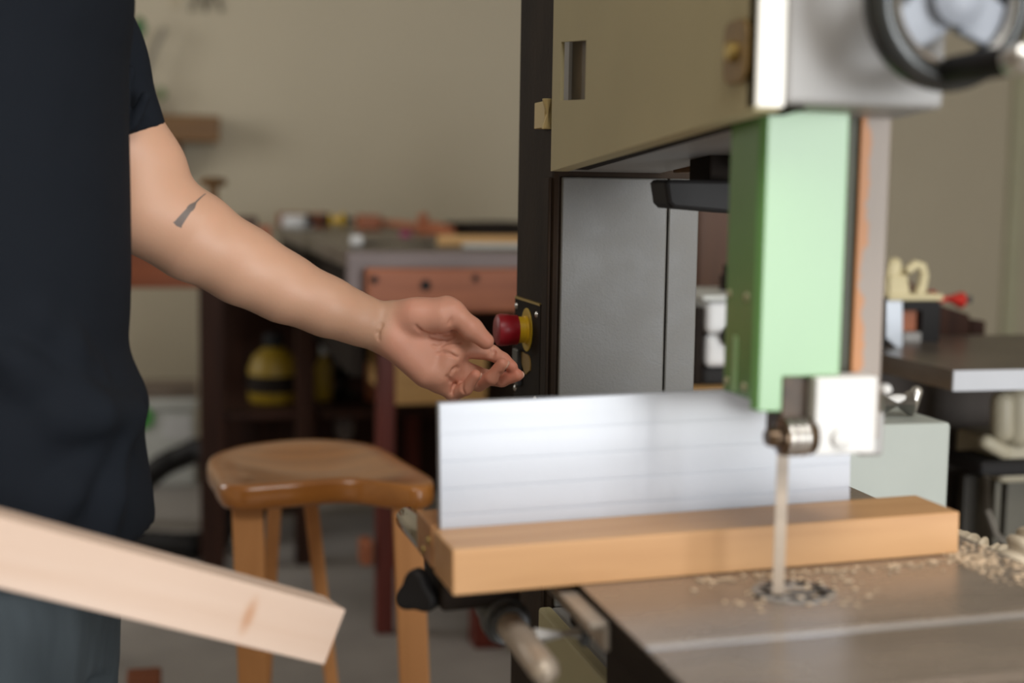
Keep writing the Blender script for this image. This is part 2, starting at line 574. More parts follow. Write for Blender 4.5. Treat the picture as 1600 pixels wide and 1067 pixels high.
# door bottom flange
bm = BM()
hexa(bm, [(DX, yA, slope_z(yA) - 0.003), (DX, yB, slope_z(yB) - 0.003), (DX, yB, slope_z(yB)), (DX, yA, slope_z(yA))],
     [(DX + 0.020, yA, slope_z(yA) - 0.003), (DX + 0.020, yB, slope_z(yB) - 0.003), (DX + 0.020, yB, slope_z(yB)), (DX + 0.020, yA, slope_z(yA))])
obj('door_flange', bm, M['cream'], door)
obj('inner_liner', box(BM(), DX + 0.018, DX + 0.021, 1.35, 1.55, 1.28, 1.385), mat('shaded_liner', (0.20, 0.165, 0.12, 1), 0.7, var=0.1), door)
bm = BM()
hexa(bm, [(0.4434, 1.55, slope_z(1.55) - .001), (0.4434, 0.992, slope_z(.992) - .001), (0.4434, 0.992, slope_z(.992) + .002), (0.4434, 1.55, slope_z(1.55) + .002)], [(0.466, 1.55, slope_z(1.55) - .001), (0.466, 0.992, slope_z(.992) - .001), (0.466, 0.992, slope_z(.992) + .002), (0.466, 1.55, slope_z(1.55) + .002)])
obj('shade_strip', bm, M['blacksatin'], saw)  # thin black strip put in for the shade under the door
# hinge between door and column
bm = box(BM(), XF - 0.012, XF, 1.6145, 1.662, 1.272, 1.303)
tube(bm, [(XF - 0.011, 1.608, 1.270), (XF - 0.011, 1.608, 1.305)], 0.006, 14)
obj('hinge', bm, mat('pale_hinge_paint', srgb(206, 184, 128), 0.45, var=0.05), saw, bevel=0.001)
# round-ended latch recess plate on the door
bm = BM()
lp = []
for k in range(24):
    a = 2 * math.pi * k / 24
    lp.append((DX - 0.004, 1.0190 + 0.0230 * math.copysign(abs(math.cos(a)) ** 0.5, math.cos(a)), 1.3055 + 0.0240 * math.copysign(abs(math.sin(a)) ** 0.5, math.sin(a))))
prism(bm, lp, (0.004, 0, 0))
latch = obj('latch', bm, mat('tarnished_latch', srgb(128, 100, 52), 0.45, 0.3, var=0.2, scale=(60, 60, 60)), door, bevel=0.001)
bm = BM()
lathe(bm, (DX - 0.010, 1.0190, 1.3055), (1, 0, 0), [(0, 0.006), (0.002, 0.008), (0.006, 0.008)], 18)
obj('latch_knob', bm, M['brass'], latch, smooth=True)

# tension handwheel on the grey face
HC = Vector((0.541, 0.925, 1.338))
bm = BM()
prof = [(0.0 + 0.0115 * math.cos(a), 0.013 * math.sin(a)) for a in [2 * math.pi * k / 14 for k in range(14)]]
torus(bm, HC, (0, -1, 0), 0.053, prof, 56)
wheel = obj('handwheel', bm, mat('wheel_rim', (0.035, 0.037, 0.036, 1), 0.22, 0.4, var=0.1), saw, smooth=True)
bm = BM()
torus(bm, HC + Vector((0, -0.0085, 0)), (0, -1, 0), 0.0455, [(0.0025 * math.cos(a), 0.006 * math.sin(a)) for a in [2 * math.pi * k / 8 for k in range(8)]], 56)
obj('polished_edge', bm, M['steel'], wheel, smooth=True)
bm = lathe(BM(), (HC.x, FY0, HC.z), (0, -1, 0), [(0, 0.026), (0.006, 0.026), (0.012, 0.018), (0.05, 0.017), (0.062, 0.021), (0.078, 0.020), (0.080, 0.016), (0.084, 0.009), (0.084, 0.002)], 32)
M['wheelgrey'] = mat('blue_grey_hub', (0.26, 0.28, 0.32, 1), 0.45, 0.0, var=0.08, spec=0.35)
obj('hub', bm, M['wheelgrey'], wheel, smooth=True)
for an in (math.radians(95), math.radians(215), math.radians(335)):
    d = Vector((math.cos(an), 0, math.sin(an)))
    s = Vector((-math.sin(an), 0, math.cos(an)))
    a0, a1 = HC + d * 0.014 + Vector((0, -0.002, 0)), HC + d * 0.045
    q = lambda c, w, t_: [c + s * w + Vector((0, -t_, 0)), c - s * w + Vector((0, -t_, 0)), c - s * w + Vector((0, t_, 0)), c + s * w + Vector((0, t_, 0))]
    obj('spoke', hexa(BM(), q(a0, 0.018, 0.006), q(a1, 0.016, 0.005)), M['wheelgrey'], wheel, bevel=0.003)
hp = HC + Vector((-0.004, 0, -0.0505))
bm = lathe(BM(), hp, (0.10, -1, 0.03), [(0, 0.007), (0.008, 0.0075), (0.012, 0.0095), (0.05, 0.0105), (0.075, 0.0100), (0.078, 0.009)], 24)
hd = obj('handle', bm, M['black'], wheel, smooth=True)
e = hp + Vector((0.10, -1, 0.03)).normalized() * 0.078
obj('handle_cap', lathe(BM(), e, (0.10, -1, 0.03), [(0, 0.010), (0.010, 0.0105), (0.016, 0.009), (0.020, 0.004)], 24), M['steel'], hd, smooth=True)

# green blade guard (an open-backed channel with a stepped foot)
GX0, GX1, GY = 0.4530, 0.5225, 1.0300
bm = BM()
prism(bm, [(GX0, GY, 1.0285), (GX0 + 0.0205, GY, 1.0285), (GX0 + 0.0205, GY, 1.0560), (GX1, GY, 1.0560), (GX1, GY, 1.285), (GX0, GY, 1.285)], (0, 0.003, 0))
obj('guard_front', bm, M['green'], saw, bevel=0.0012)
bm = box(BM(), GX0 - 0.0035, GX0 + 0.0005, GY + 0.006, 1.094, 1.0370, 1.285)
g = obj('guard_side', bm, M['green'], saw, bevel=0.001)
obj('guard_edge', prism(BM(), [(GX0 - 0.0035, GY + 0.0065, 1.030), (GX0 + 0.0005, GY + 0.0065, 1.030), (GX0 + 0.002, GY + 0.001, 1.030), (GX0, GY, 1.030)], (0, 0, 0.255)), M['green'], saw)
for (yy, zz) in ((1.050, 1.118), (1.086, 1.118), (1.050, 1.046), (1.086, 1.046)):
    obj('rivet', lathe(BM(), (GX0 - 0.0035, yy, zz), (-1, 0, 0), [(0, 0.0036), (0.001, 0.0034), (0.0018, 0.002)], 14), mat('worn_rivet', (0.42, 0.40, 0.25, 1), 0.4, 0.4) if 'worn_rivet' not in bpy.data.materials else bpy.data.materials['worn_rivet'], g, smooth=True)
obj('guard_slot', box(BM(), GX0 - 0.0042, GX0 - 0.0034, 1.066, 1.074, 1.040, 1.085), mat('pale_green_wear', (0.33, 0.55, 0.27, 1), 0.4), g)
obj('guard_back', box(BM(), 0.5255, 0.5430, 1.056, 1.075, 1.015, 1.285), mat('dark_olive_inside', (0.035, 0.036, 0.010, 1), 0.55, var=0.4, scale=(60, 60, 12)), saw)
# guide post: steel bar with rusty edge
obj('guide_post', box(BM(), 0.5435, 0.5705, 1.052, 1.066, 1.000, 1.290), M['steelbar'], saw, bevel=0.0015)
bm = box(BM(), 0.5560, 0.578, 1.055, 1.10, 0.985, 1.022)
obj('post_clamp', bm, M['greypaint'], saw, bevel=0.003)
bm = lathe(BM(), (0.573, 1.058, 1.041), (0.6, -1, 0.0), [(0, 0.003), (0.004, 0.0048), (0.008, 0.0042), (0.010, 0.002)], 16)
obj('clamp_screw', bm, M['bright'], saw, smooth=True)
# guide block, thrust roller
M['darkbracket'] = mat('dark_oiled_bracket', (0.05, 0.030, 0.016, 1), 0.5, 0.2, var=0.4, scale=(60, 60, 60))
gb = obj('guide_block', box(BM(), 0.4975, 0.5510, 1.020, 1.048, 0.9945, 1.0565), M['bright'], saw, bevel=0.002)
obj('guide_bracket', box(BM(), 0.4740, 0.4985, 1.0335, 1.062, 0.998, 1.0640), M['darkbracket'], saw, bevel=0.002)
obj('block_screw', lathe(BM(), (0.5195, 1.020, 1.0075), (0, -1, 0), [(0, 0.0075), (0.003, 0.0075), (0.004, 0.0062), (0.0045, 0.003)], 22), M['bright'], gb, smooth=True)
bm = lathe(BM(), (0.4600, 1.028, 1.0085), (1, 0, 0), [(0, 0.006), (0.003, 0.0075), (0.010, 0.0080), (0.012, 0.0145), (0.036, 0.0150), (0.040, 0.0135), (0.041, 0.005), (0.050, 0.004)], 30)
obj('guide_roller', bm, M['bronze'], saw, smooth=True)
bm = BM()
for x in (0.4775, 0.4840, 0.4900):
    torus(bm, (x, 1.028, 1.0085), (1, 0, 0), 0.0150, [(0.0006 * math.cos(a), 0.0024 * math.sin(a)) for a in [2 * math.pi * k / 8 for k in range(8)]], 32)
obj('roller_band', bm, M['steel'], saw, smooth=True)
# blade
obj('blade', box(BM(), 0.4760, 0.4860, 1.0405, 1.0413, 0.70, 1.30), M['blade'], saw)

# black arm behind the guard
bm = BM()
prism(bm, [(0.4868, 1.35, 1.2085), (0.4905, 1.35, 1.1885), (0.4960, 1.35, 1.1835), (0.560, 1.35, 1.1790), (0.600, 1.35, 1.1790), (0.600, 1.35, 1.2130), (0.4890, 1.35, 1.2125)], (0, 0.05, 0))
obj('chip_deflector', bm, M['black'], saw, bevel=0.004)
bm = box(BM(), 0.545, 0.60, 1.38, 1.44, 1.21, 1.25)
obj('deflector_mount', bm, M['blacksatin'], saw, bevel=0.003)
obj('case_lip', box(BM(), 0.5785, 0.590, 1.20, 1.58, 1.222, 1.252), M['brownwood'], saw, bevel=0.001)

# control plate with stop button on the column
obj('control_plate', box(BM(), XF - 0.003, XF, 1.652, 1.781, 0.925, 1.062), M['blacksatin'], saw, bevel=0.001)
obj('plate_edge', box(BM(), XF - 0.0036, XF, 1.654, 1.779, 1.0605, 1.0635), M['brass'], saw)
for (yy, zz) in ((1.770, 1.0515), (1.668, 1.0490), (1.770, 0.945), (1.668, 0.945)):
    obj('plate_screw', lathe(BM(), (XF - 0.003, yy, zz), (-1, 0, 0), [(0, 0.0042), (0.0015, 0.0038), (0.0026, 0.0015)], 16), M['steel'], saw, smooth=True)
BC = Vector((XF - 0.003, 1.7153, 1.0259))
stop = obj('stop_button', lathe(BM(), BC + Vector((-0.012, 0, 0)), (-1, 0, 0), [(0, 0.0155), (0.001, 0.0185), (0.010, 0.0190), (0.013, 0.0198), (0.022, 0.0203), (0.0262, 0.0192), (0.0282, 0.0160), (0.0286, 0.006)], 40), M['red'], saw, smooth=True)
obj('button_collar', lathe(BM(), BC, (-1, 0, 0), [(0, 0.0175), (0.004, 0.0175), (0.0045, 0.0165), (0.0130, 0.0165)], 36), M['yellow'], stop, smooth=True)
obj('yellow_disc', lathe(BM(), BC, (-1, 0, 0), [(0, 0.0272), (0.0010, 0.0272), (0.0014, 0.026)], 40), mat('yellow_warning_disc', (0.56, 0.37, 0.012, 1), 0.5, var=0.05), stop)
bm = BM()                                    # half-round brass label below the button
hp_ = [(XF - 0.0045, 1.748, 0.9960), (XF - 0.0045, 1.706, 0.9955)] + [(XF - 0.0045, 1.706 - 0.014 * math.sin(a), 0.9825 + 0.0130 * math.cos(a)) for a in [math.pi * k / 8 for k in range(1, 6)]] + [(XF - 0.0045, 1.716, 0.9690), (XF - 0.0045, 1.740, 0.9850)]
prism(bm, hp_, (0.0015, 0, 0))
obj('rating_label', bm, mat('tarnished_gold', srgb(150, 118, 56), 0.5, 0.2, var=0.15), saw)
obj('switch', box(BM(), XF - 0.010, XF - 0.003, 1.736, 1.764, 0.952, 0.998), M['darkgrey'], saw, bevel=0.002)

# lower wheel case and door
bm = box(BM(), FX0, FX1, 0.99, YC, 0.12, 0.70)
obj('lower_wheel_case', bm, M['greypaint'], saw, bevel=0.006)
obj('lower_door', box(BM(), 0.4300, 0.4465, 0.985, 1.600, 0.14, 0.705), M['cream'], saw, bevel=0.004)
obj('base', box(BM(), 0.39, 0.66, 0.98, 1.80, 0.0, 0.12), M['iron'], saw, bevel=0.01)

# table group: tilted a degree about the feed direction; the fence sits two degrees off square
TM = Matrix.Translation((0.4858, 1.0435, 0.875)) @ Matrix.Rotation(math.radians(-1.2), 4, 'Y') @ Matrix.Translation((0, 0, -0.875))
FM = TM @ Matrix.Rotation(math.radians(1.9), 4, 'Z')
TZ = 0.875


def tb(bm, *a):
    return box(bm, *a, mx=TM)


def tp(x, y, z):
    return TM @ Vector((x, y, z))


def fbx(bm, *a):
    return box(bm, *a, mx=FM)


def fp(x, y, z):
    return FM @ Vector((x, y, z))


TX0, TX1, TY0, TY1 = -0.1505, 0.246, -0.36, 0.40
bm = BM()
# top skin split by two T-slots, so the slots are real grooves
ys = [TY0, -0.2235, -0.2105, -0.1030, -0.0900, TY1]
for k, (a, b_) in enumerate(zip(ys[:-1], ys[1:])):
    top = TZ if k % 2 == 0 else TZ - 0.0022
    tb(bm, TX0, TX1, a, b_, TZ - 0.035, top)
obj('table', bm, M['castiron'], saw)
bm = BM()
tb(bm, TX0 - 0.0008, TX0 + 0.0012, TY0, TY1, TZ - 0.034, TZ - 0.002)
for yy in (-0.33, -0.1, 0.15, 0.37):
    tb(bm, TX0 + 0.02, TX1 - 0.02, yy, yy + 0.02, TZ - 0.065, TZ - 0.033)
obj('table_rib', bm, M['blacksatin'], saw)
bm = BM()
tb(bm, TX0 + 0.002, TX1, -0.1020, -0.0910, TZ - 0.0020, TZ - 0.0012)
obj('slot_floor', bm, mat('bright_slot_steel', (0.66, 0.68, 0.72, 1), 0.28, 0.8, var=0.1, scale=(6, 30, 10)), saw)
bm = BM()
tb(bm, -0.07, 0.09, 0.02, 0.26, 0.70, TZ - 0.03)
obj('trunnion', bm, M['iron'], saw, bevel=0.01)
# round insert with a ring of dark clogged holes
bm = lathe(BM(), tp(0.013, 0.006, TZ - 0.002), (0, 0, 1), [(0, 0.034), (0.0028, 0.034), (0.0033, 0.0325)], 40)
ins = obj('table_insert', bm, mat('dull_insert', (0.34, 0.32, 0.30, 1), 0.5, 0.4, var=0.3, scale=(90, 90, 90)), saw)
for k in range(11):
    a = 2 * math.pi * k / 11 + 0.3
    c = tp(0.013 + 0.024 * math.cos(a), 0.006 + 0.024 * math.sin(a), TZ + 0.0012)
    obj('insert_hole', lathe(BM(), c, (0, 0, 1), [(0, 0.0052), (0.0008, 0.0045)], 14), M['blacksatin'], ins)
bm = BM()
tb(bm, -0.024, 0.045, -0.003, 0.002, TZ + 0.0011, TZ + 0.0019)
obj('insert_slit', bm, M['blacksatin'], ins)
# sawdust and offcuts on the table (nobody could count it)
bm = BM()
for k in range(520):
    if k < 260:
        x, y = random.uniform(0.19, 0.242), random.gauss(0.055, 0.030)
    elif k < 420:
        x, y = random.uniform(-0.05, 0.23), 0.062 - abs(random.gauss(0, 0.010))
    else:
        x, y = 0.013 + random.gauss(0, 0.03), 0.006 + random.gauss(0, 0.022)
    r = random.uniform(0.0008, 0.0026)
    c = tp(x, y, TZ + r * 0.35)
    ret = bmesh.ops.create_icosphere(bm, subdivisions=1, radius=1)
    mx = Matrix.Translation(c) @ Matrix.Rotation(random.uniform(0, 6.3), 4, 'Z') @ Matrix.Diagonal((r * 1.5, r, r * 0.5, 1))
    bmesh.ops.transform(bm, matrix=mx, verts=ret['verts'])
o = obj('sawdust', bm, M['sawdust'], origin=tp(0.2, 0.05, TZ))
tag(o, 'pale sawdust crumbs scattered on the iron table around the blade and board', 'sawdust')
o['kind'] = 'stuff'

# front rail bracket, bolt and round guide rail
bm = BM()
tb(bm, -0.1680, -0.1515, -0.016, 0.30, 0.8645, 0.869)
tb(bm, -0.1560, -0.1515, -0.016, 0.30, 0.846, 0.869)
obj('rail_bracket', bm, mat('bracket_steel', (0.36, 0.31, 0.26, 1), 0.5, 0.4, var=0.15, scale=(20, 20, 20)), saw, bevel=0.001)
obj('guide_rail', tube(BM(), [tp(-0.1965, 0.014, 0.825), tp(-0.1965, 0.42, 0.825)], 0.0125, 28, round_ends=True), mat('worn_rail_steel', (0.50, 0.42, 0.34, 1), 0.42, 0.5, var=0.12, scale=(20, 20, 20)), saw, smooth=True)
for yy in (0.085, 0.32):
    obj('rail_bolt', tube(BM(), [tp(-0.186, yy, 0.829), tp(-0.135, yy, 0.829)], 0.0072, 18), M['bright'], saw, smooth=True)
    obj('bolt_nut', lathe(BM(), tp(-0.1400, yy, 0.829), TM.to_3x3() @ Vector((-1, 0, 0)), [(0, 0.012), (0.006, 0.012), (0.007, 0.010)], 6), M['darkgrey'], saw)

# ------------------------------------------------------------------ rip fence and the board against it
fence = thing('rip_fence', 'tall brushed aluminium rip fence standing on the bandsaw table behind the wooden board', 'fence', fp(-0.05, 0.15, TZ))
FYF, FXa, FXb, FH = 0.1462, -0.2507, 0.1407, 1.0225
bm = BM()
zs = [TZ + 0.0005, 0.9250, 0.9264, 0.9480, 0.9494, 0.9720, 0.9734, 0.9960, 0.9974, FH]
for k, (a, b_) in enumerate(zip(zs[:-1], zs[1:])):
    inset = 0.0 if k % 2 == 0 else 0.0007
    fbx(bm, FXa, FXb, FYF + inset, FYF + 0.012, a, b_)
obj('face_plate', bm, M['alu'], fence)
bm = BM()
fbx(bm, -0.2567, 0.130, FYF + 0.0122, 0.221, TZ + 0.001, 0.9135)
obj('rear_rail', bm, wood('fence_rail_wood', srgb(190, 140, 94), srgb(150, 100, 60), 0.5, 'x'), fence, bevel=0.0015)
for (yy, zz) in ((0.170, 0.898), (0.192, 0.884)):
    obj('rail_screw', lathe(BM(), fp(-0.2567, yy, zz), FM.to_3x3() @ Vector((-1, 0, 0)), [(0, 0.0042), (0.001, 0.0040), (0.0018, 0.002)], 16), M['brass'], fence, smooth=True)
obj('clamp_rod', tube(BM(), [fp(-0.2445, 0.221, 0.881), fp(-0.2445, 0.325, 0.881)], 0.0118, 28, round_ends=True), M['chrome'], fence, smooth=True)
bm = BM()
fbx(bm, -0.250, -0.178, 0.150, 0.222, 0.838, TZ - 0.001)
obj('carriage', bm, M['blacksatin'], fence, bevel=0.004)
obj('carriage_collar', lathe(BM(), tp(-0.1965, 0.128, 0.825), TM.to_3x3() @ Vector((0, 1, 0)), [(0, 0.0165), (0.004, 0.0185), (0.010, 0.0185), (0.013, 0.0215), (0.030, 0.0215), (0.034, 0.018), (0.070, 0.018)], 32), M['darkgrey'], fence, smooth=True)
kc = P(659, 922, 1.262)                       # three-cornered clamping knob, seen half from behind
kax = Vector((-0.62, -0.78, 0.0)).normalized()
ku = kax.cross(Vector((0, 0, 1))).normalized()
kp = []
for k in range(48):
    a = 2 * math.pi * k / 48
    r = 0.0180 + 0.0036 * math.cos(3 * (a - math.radians(88)))
    kp.append(kc + ku * (r * math.cos(a)) + Vector((0, 0, r * math.sin(a))))
bm = prism(BM(), kp, kax * 0.016)
obj('clamp_knob', bm, M['black'], fence, bevel=0.004, seg=3, smooth=True)
obj('knob_stem', tube(BM(), [fp(-0.235, 0.20, 0.850), kc - kax * 0.006, kc + kax * 0.001], 0.006, 16), M['darkgrey'], fence, smooth=True)

bm = BM()
fbx(bm, -0.2577, 0.2107, 0.0731, FYF - 0.0003, TZ + 0.0003, 0.9137)
o = obj('wooden_board', bm, M['maple'], bevel=0.0016)
tag(o, 'long square-edged pale brown wooden board lying on the bandsaw table along the fence', 'board')

# ------------------------------------------------------------------ implicit-surface modelling for the figure
class Field:
    """Smooth union of tapered capsules, ellipsoids and rings of ellipses on a grid, then a surface-nets mesh."""

    def __init__(self, lo, hi, h):
        self.lo, self.h = np.array(lo, float), h
        self.n = np.ceil((np.array(hi) - self.lo) / h).astype(int) + 1
        self.f = np.full(self.n, 1.0, np.float32)

    def _block(self, lo, hi):
        a = np.maximum(np.floor((np.array(lo) - self.lo) / self.h).astype(int), 0)
        b = np.minimum(np.ceil((np.array(hi) - self.lo) / self.h).astype(int) + 1, self.n)
        if (b <= a).any():
            return None, None
        ax = [self.lo[i] + self.h * np.arange(a[i], b[i]) for i in range(3)]
        X = np.meshgrid(*ax, indexing='ij')
        return tuple(slice(a[i], b[i]) for i in range(3)), X

    def _mix(self, sl, d, k, cut=False):
        f = self.f[sl]
        d = d.astype(np.float32)
        if cut:
            f, d = -f, d
        hh = np.maximum(k - np.abs(f - d), 0) / k
        r = np.minimum(f, d) - hh * hh * k * 0.25
        self.f[sl] = -r if cut else r

    def cone(self, a, b, ra, rb, k=0.006, cut=False, squash=None):
        a, b = np.array(a, float), np.array(b, float)
        m = max(ra, rb) * (1 if squash is None else max(1, 1 / squash[1])) + k + 3 * self.h
        sl, X = self._block(np.minimum(a, b) - m, np.maximum(a, b) + m)
        if sl is None:
            return self
        ab = b - a
        L2 = max(float(ab @ ab), 1e-12)
        p = [X[i] - a[i] for i in range(3)]
        t = np.clip((p[0] * ab[0] + p[1] * ab[1] + p[2] * ab[2]) / L2, 0, 1)
        q = [p[i] - t * ab[i] for i in range(3)]
        if squash is not None:                     # flatten across one direction (unit vector, factor)
            u, s = squash
            dd = q[0] * u[0] + q[1] * u[1] + q[2] * u[2]
            q = [q[i] + dd * u[i] * (1.0 / s - 1.0) for i in range(3)]
        d = np.sqrt(q[0] ** 2 + q[1] ** 2 + q[2] ** 2) - (ra + (rb - ra) * t)
        self._mix(sl, d, k, cut)
        return self

    def ell(self, c, r, axes=None, k=0.006, cut=False):
        c, r = np.array(c, float), np.array(r, float)
        m = r.max() + k + 3 * self.h
        sl, X = self._block(c - m, c + m)
        if sl is None:
            return self
        p = [X[i] - c[i] for i in range(3)]
        if axes is not None:
            p = [sum(p[i] * axes[j][i] for i in range(3)) for j in range(3)]
        q = [p[i] / r[i] for i in range(3)]
        l = np.sqrt(q[0] ** 2 + q[1] ** 2 + q[2] ** 2)
        g = np.sqrt((q[0] / r[0]) ** 2 + (q[1] / r[1]) ** 2 + (q[2] / r[2]) ** 2) + 1e-9
        self._mix(sl, l * (l - 1) / g, k, cut)
        return self

    def sections(self, fa, fb, org, secs, k=0.01, power=2.3):
        """Stack of elliptical sections: secs rows are (z, centre a, centre b, radius a, radius b)."""
        secs = np.array(sorted(secs))
        sl, X = self._block(self.lo, self.lo + self.h * (self.n - 1))
        z = X[2]
        dx, dy = X[0] - org[0], X[1] - org[1]
        a = dx * fa[0] + dy * fa[1]
        b = dx * fb[0] + dy * fb[1]
        ca, cb, ra, rb = [np.interp(z[0, 0], secs[:, 0], secs[:, j]) for j in (1, 2, 3, 4)]
        u, v = np.abs(a - ca) / ra, np.abs(b - cb) / rb
        l = (u ** power + v ** power) ** (1 / power)
        d = (l - 1) * np.minimum(ra, rb)
        d = np.maximum(d, np.maximum(secs[0, 0] - z, z - secs[-1, 0]))
        self._mix(sl, d, k)
        return self

    def mesh(self, name):
        f, lo, h = self.f, self.lo, self.h
        s = f < 0
        c0 = s[:-1, :-1, :-1]
        al, an = c0.copy(), c0.copy()
        for dx in (0, 1):
            for dy in (0, 1):
                for dz in (0, 1):
                    w = s[dx:s.shape[0] - 1 + dx, dy:s.shape[1] - 1 + dy, dz:s.shape[2] - 1 + dz]
                    al &= w
                    an |= w
        act = np.argwhere(an & ~al)
        idx = np.full(c0.shape, -1, np.int64)
        idx[tuple(act.T)] = np.arange(len(act))
        acc = np.zeros((len(act), 3))
        cnt = np.zeros(len(act))
        corners = [(x, y, z) for x in (0, 1) for y in (0, 1) for z in (0, 1)]
        val = {c: f[act[:, 0] + c[0], act[:, 1] + c[1], act[:, 2] + c[2]].astype(float) for c in corners}
        for c in corners:
            for ax in range(3):
                if c[ax] == 0:
                    e = list(c); e[ax] = 1; e = tuple(e)
                    va, vb = val[c], val[e]
                    mk = (va < 0) != (vb < 0)
                    t = np.where(mk, va / np.where(va == vb, 1, va - vb), 0)
                    p = np.tile(np.array(c, float), (len(act), 1))
                    p[:, ax] += t
                    acc[mk] += p[mk]
                    cnt[mk] += 1
        verts = lo + h * (act + acc / cnt[:, None])
        quads = []
        for ax in range(3):
            o1, o2 = [i for i in range(3) if i != ax]
            sa = [slice(1, -1)] * 3
            sb = [slice(1, -1)] * 3
            sa[ax] = slice(0, -1)
            sb[ax] = slice(1, None)
            A, B = s[tuple(sa)], s[tuple(sb)]
            e = np.argwhere(A != B)
            flip = A[tuple(e.T)]
            e[:, o1] += 1
            e[:, o2] += 1
            def cell(d1, d2):
                q = e.copy()
                q[:, o1] -= d1
                q[:, o2] -= d2
                return idx[tuple(q.T)]
            q = np.stack([cell(1, 1), cell(0, 1), cell(0, 0), cell(1, 0)], 1)
            if ax == 1:
                flip = ~flip
            q[~flip] = q[~flip][:, ::-1]
            quads.append(q)
        quads = np.concatenate(quads)
        return verts, quads


def relax(verts, quads, n, amt=0.5):
    """A few rounds of Laplacian smoothing."""
    e = np.concatenate([quads[:, [0, 1]], quads[:, [1, 2]], quads[:, [2, 3]], quads[:, [3, 0]]])
    e = np.concatenate([e, e[:, ::-1]])
    for _ in range(n):
        s = np.zeros_like(verts)
        np.add.at(s, e[:, 0], verts[e[:, 1]])
        c = np.bincount(e[:, 0], minlength=len(verts))[:, None]
        verts = verts + amt * (s / np.maximum(c, 1) - verts)
    return verts


def mesh_obj(name, parts, material, parent, attr=None):
    vs_, fs, k = [], [], 0
    for v, q in parts:
        vs_.append(v)
        fs.append(q + k)
        k += len(v)
    v, q = np.concatenate(vs_), np.concatenate(fs)
    org = ROOT[parent.name] if parent is not None else Vector(v.mean(0))
    me = bpy.data.meshes.new(name)
    me.from_pydata((v - np.array(org)).tolist(), [], q.tolist())
    if attr is not None:
        a = me.attributes.new('flush', 'FLOAT', 'POINT')
        a.data.foreach_set('value', attr(v).astype(np.float32))
    for p in me.polygons:
        p.use_smooth = True
    me.materials.append(material)
    me.update()
    return link(name, me, parent, org)


def A3(v):
    return np.array(v, float)


# ------------------------------------------------------------------ the person: facing along the saw front, left arm reaching out
fa = A3((rt0.x, rt0.y, 0))                      # the way the person faces
fb = A3((math.sin(YAW), math.cos(YAW), 0))      # the person's left, away from the camera
ORG = A3((0, 0, 0))


def W(a, b, z):
    return ORG + fa * a + fb * b + A3((0, 0, z))


BC_ = 1.33                                       # distance of the body's midline
person = thing('person', 'person in black T-shirt and grey trousers reaching an open hand towards the red stop button', 'person', tuple(W(-0.50, BC_, 0)))
person_org = Vector(W(-0.50, BC_, 0))


def H(px, py, d=0.0):                            # hand points: pixel plus depth offset from the hand's own distance
    return A3(P(px, py, 1.565 + d))


